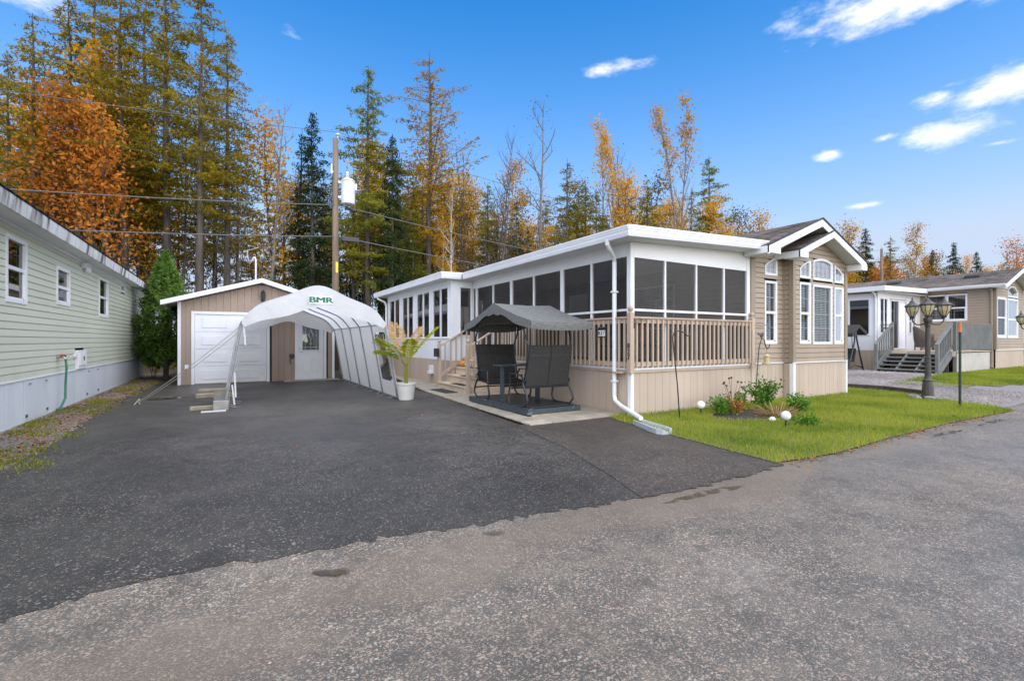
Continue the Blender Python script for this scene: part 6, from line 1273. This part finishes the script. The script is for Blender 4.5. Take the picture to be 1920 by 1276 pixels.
for a in [('larch_thin', 62, 25, 29, WF + 'beyond the sage house'), ('larch_b', 238, -60, 30, WF + 'over the sage house roof'), ('larch_a', 312, -70, 30.5, WF + 'directly behind the cedar'), ('larch_b', 372, -30, 28.5, WF + 'behind the garage eave'), ('larch_a', 425, 55, 30, WF + 'behind the garage ridge'),
          ('larch_a', 130, -10, 33, WF + 'behind the orange maples'), ('larch_b', 190, -60, 34, WF + 'between orange maples and tallest larches'), ('larch_a', 272, -40, 34, WF + 'between the tallest larches'), ('larch_b', 20, 90, 32, WF + 'past the slender larch'), ('maple_orange', 105, 165, 28, 'standing behind the sage house roof'), ('maple_orange', 165, 185, 28.5, 'beside the tallest larches behind the sage house'), ('maple_orange_b', 215, 215, 27.5, 'below the tallest larches behind the sage house'), ('maple_yellow', 525, 225, 30, 'behind the garage mast'), ('bare_tree', 500, 185, 29, 'behind the garage mast'),
          ('spruce', 588, 205, 29, 'beside the utility pole on its garage side'), ('spruce_slim', 560, 240, 30, 'behind the white shelter'), ('larch_green', 690, 122, 28, 'beside the utility pole on its porch side'), ('spruce', 735, 250, 27.5, 'close beside the dense green larch'), ('larch_gold', 800, 92, 29, 'standing above the sunroom roof'),
          ('bare_multi', 880, 255, 28, 'above the sunroom corner'), ('bare_multi', 915, 245, 29, 'behind the porch roof'), ('birch_bare', 845, 330, 26.5, 'with twin white stems above the sunroom'), ('birch_yellow', 955, 300, 31, 'behind the porch roof'), ('bare_tree', 1022, 160, 28, 'standing tall behind the porch roof'), ('larch_thin', 1062, 295, 29, 'behind the middle of the porch roof'),
          ('larch_thin', 1098, 330, 30, 'beside the yellow aspen'), ('aspen_top', 1140, 220, 30, 'behind the porch roof corner'), ('maple_yellow', 1150, 330, 29, 'under the aspen behind the porch'), ('bare_multi', 1192, 258, 29, 'between the two aspens'), ('aspen_top', 1270, 178, 29, 'beside the tan gable'), ('larch_green', 1330, 290, 30, 'close beside the tan gable'), ('maple_yellow', 1352, 375, 28, 'close behind the tan gable'),
          ('larch_thin', 1215, 330, 31, 'between the aspens and the gable'), ('dull_tree', 1410, 395, 34, 'peeking over the shingled roof'), ('maple_yellow', 1440, 400, 36, 'peeking over the shingled ridge'),
          ('maple_yellow', 1590, 418, 32, 'past the tan gable eave'), ('spruce', 1622, 425, 31, 'past the tan gable eave'), ('maple_orange_b', 1640, 500, 27, 'behind the grey-decked house roof'), ('larch_thin', 1668, 440, 32, 'behind the grey-decked house roof'), ('birch_yellow', 1703, 428, 31, 'behind the grey-decked house roof'), ('dull_tree', 1740, 478, 32, 'behind the grey-decked house roof'), ('spruce', 1750, 466, 34, 'behind the grey-decked house roof'),
          ('spruce', 1790, 452, 31, 'above the roof vent of the grey-decked house'), ('spruce', 1830, 470, 32, 'past the roof vent of the grey-decked house'), ('spruce_slim', 1888, 474, 33, 'near the gable end of the grey-decked house'), ('maple_orange', 1914, 452, 28, 'beyond the front of the grey-decked house'), ('maple_yellow', 1860, 500, 35, 'between the spruces over the grey-decked house')]: hero(*a)
# the rest of the wood, behind and between
def skyline(px):
    return np.interp(px, [-300, 0, 60, 250, 430, 480, 640, 700, 760, 830, 1000, 1150, 1300, 1370, 1450, 1560, 1700, 1950, 2300], [120, 120, 130, 60, 150, 240, 250, 230, 270, 310, 330, 320, 320, 400, 430, 450, 470, 480, 480])
rt_ = random.Random(21)
def filler(n, p0, p1, kinds, v0, v1, drop0, drop1, where):
    for k in range(n):
        px = p0 + (p1 - p0) * (k + rt_.random()) / n; v = rt_.uniform(v0, v1); u, Zd = at(px, v); top = skyline(px) + rt_.uniform(drop0, drop1); h = max(4, 1.4 + (638 - top) / CAM_F * Zd); plant(rt_.choice(kinds), u, v, min(h, 27), where)
LEFT, MID = ['larch_a', 'larch_b', 'larch_thin', 'larch_a', 'dull_tree', 'bare_tree', 'spruce_slim', 'maple_yellow'], ['larch_thin', 'birch_yellow', 'birch_bare', 'bare_multi', 'dull_tree', 'bare_tree', 'spruce_slim', 'maple_yellow', 'larch_green']
filler(26, -260, 640, LEFT, 31, 44, 20, 160, 'in the wood behind the garage'); filler(34, -150, 640, ['dull_tree', 'spruce_slim', 'bare_tree', 'bare_multi', 'larch_thin', 'maple_yellow'], 27.5, 40, 170, 330, 'among the trunks behind the garage')
filler(40, 600, 1400, MID, 28, 46, 20, 150, 'in the wood behind the porch'); filler(30, 640, 1400, ['maple_yellow', 'birch_yellow', 'larch_thin', 'dull_tree', 'larch_green', 'bare_multi', 'birch_bare'], 27.5, 36, 15, 110, 'at the front of the wood behind the porch')
filler(30, 700, 1400, ['birch_yellow', 'larch_thin', 'dull_tree', 'bare_multi', 'maple_yellow', 'spruce_slim'], 34, 52, 10, 100, 'far back in the wood behind the porch')
filler(44, 600, 1420, ['larch_thin', 'bare_tree', 'birch_bare', 'bare_multi', 'dull_tree', 'spruce_slim', 'birch_yellow'], 29, 50, 50, 170, 'in the depth of the wood behind the porch')
filler(26, 600, 1400, ['dull_tree', 'spruce_slim', 'bare_multi', 'birch_bare', 'maple_yellow'], 27, 38, 110, 210, 'in the undergrowth behind the porch')
filler(22, 1540, 1800, ['maple_yellow', 'dull_tree', 'maple_orange_b', 'birch_yellow', 'spruce', 'larch_thin'], 27, 40, 5, 60, 'in the dense wood past the tan gable')
filler(34, 1400, 2150, ['larch_thin', 'dull_tree', 'birch_yellow', 'spruce', 'spruce_slim', 'maple_yellow', 'bare_multi', 'maple_orange_b'], 30, 48, 0, 70, 'in the wood beyond the grey-decked house')
# brushy undergrowth at the foot of the wood
g = np.random.default_rng(77); N = 26000; U = g.uniform(-22, 90, N); Vv = g.uniform(26, 42, N); Hh = g.gamma(1.6, .55, N); Hh = np.minimum(Hh, 3.2); C = np.c_[U, Vv, Hh * g.uniform(.2, 1, N)]
Vq = leaf_quads(C, .14, g, aspect=.5); props(npmesh('undergrowth', Vq, np.arange(N)[:, None] * 4 + np.arange(4), L_DULL), 'brown and olive brush on the forest floor behind the houses', 'undergrowth', kind='stuff')
sb_ = NB()
for k in range(900):
    u, v = g.uniform(-22, 70), g.uniform(26.5, 44); h = g.uniform(1.5, 6); p = np.array([u, v, 0]); q = p + np.array([g.normal(0, .3), g.normal(0, .3), h]); sb_.add(*np_tube([p, (p + q) / 2 + g.normal(0, .08, 3), q], [.03, .022, .006], 3))
props(link_mesh('thicket_stems', sb_.mesh('thicket_stems', BARK), None), 'thin bare sapling stems crowding the foot of the wood', 'saplings', kind='stuff')
# cedar between the sage house and the garage
cd = thing('cedar_tree', (-2.05, 20.9, 0), 'bright green conical cedar between the sage house and the garage', 'cedar'); T, C = NB(), NB(); g = np.random.default_rng(5)
T.add(*np_tube([(0, 0, 0), (.05, 0, 1.2), (0, .05, 2.6), (0, 0, 4.0)], [.09, .07, .045, .01], 7)); n = 17000; zz = g.uniform(.55, 4.5, n); t_ = (zz - .55) / 3.95; rad = 1.08 * np.minimum(1, .6 + t_ * 1.3) * (1 - t_) ** .72 + .03; a = g.uniform(0, 6.28, n); cl = np.sin(a * 4 + zz * 5.1 + np.sin(zz * 2.3)) * np.sin(a * 7 - zz * 3.7); lump = 1 + .20 * cl + .10 * np.sin(a * 3 + zz * 9); q = rad * lump * g.uniform(.35, 1.06, n) ** .55; keep = (cl > -.55) | (g.random(n) < .35); q, a, zz = q[keep], a[keep], zz[keep]
C.leaves(np.c_[q * np.cos(a), q * np.sin(a), zz + .16 * np.sin(a * 6 + zz * 3) + q * .12], .085, g, .22); link_mesh('trunk', T.mesh('trunk', BARK), None, cd); link_mesh('crown', C.mesh('crown', L_CEDAR), None, cd)
leafy('dark_shrub', -2.55, 22.2, 2.3, .8, 2600, .07, L_SPRUCE, 41, 'dark evergreen shrub squeezed between sage house and cedar', stems=10, stem_mat=BARK)
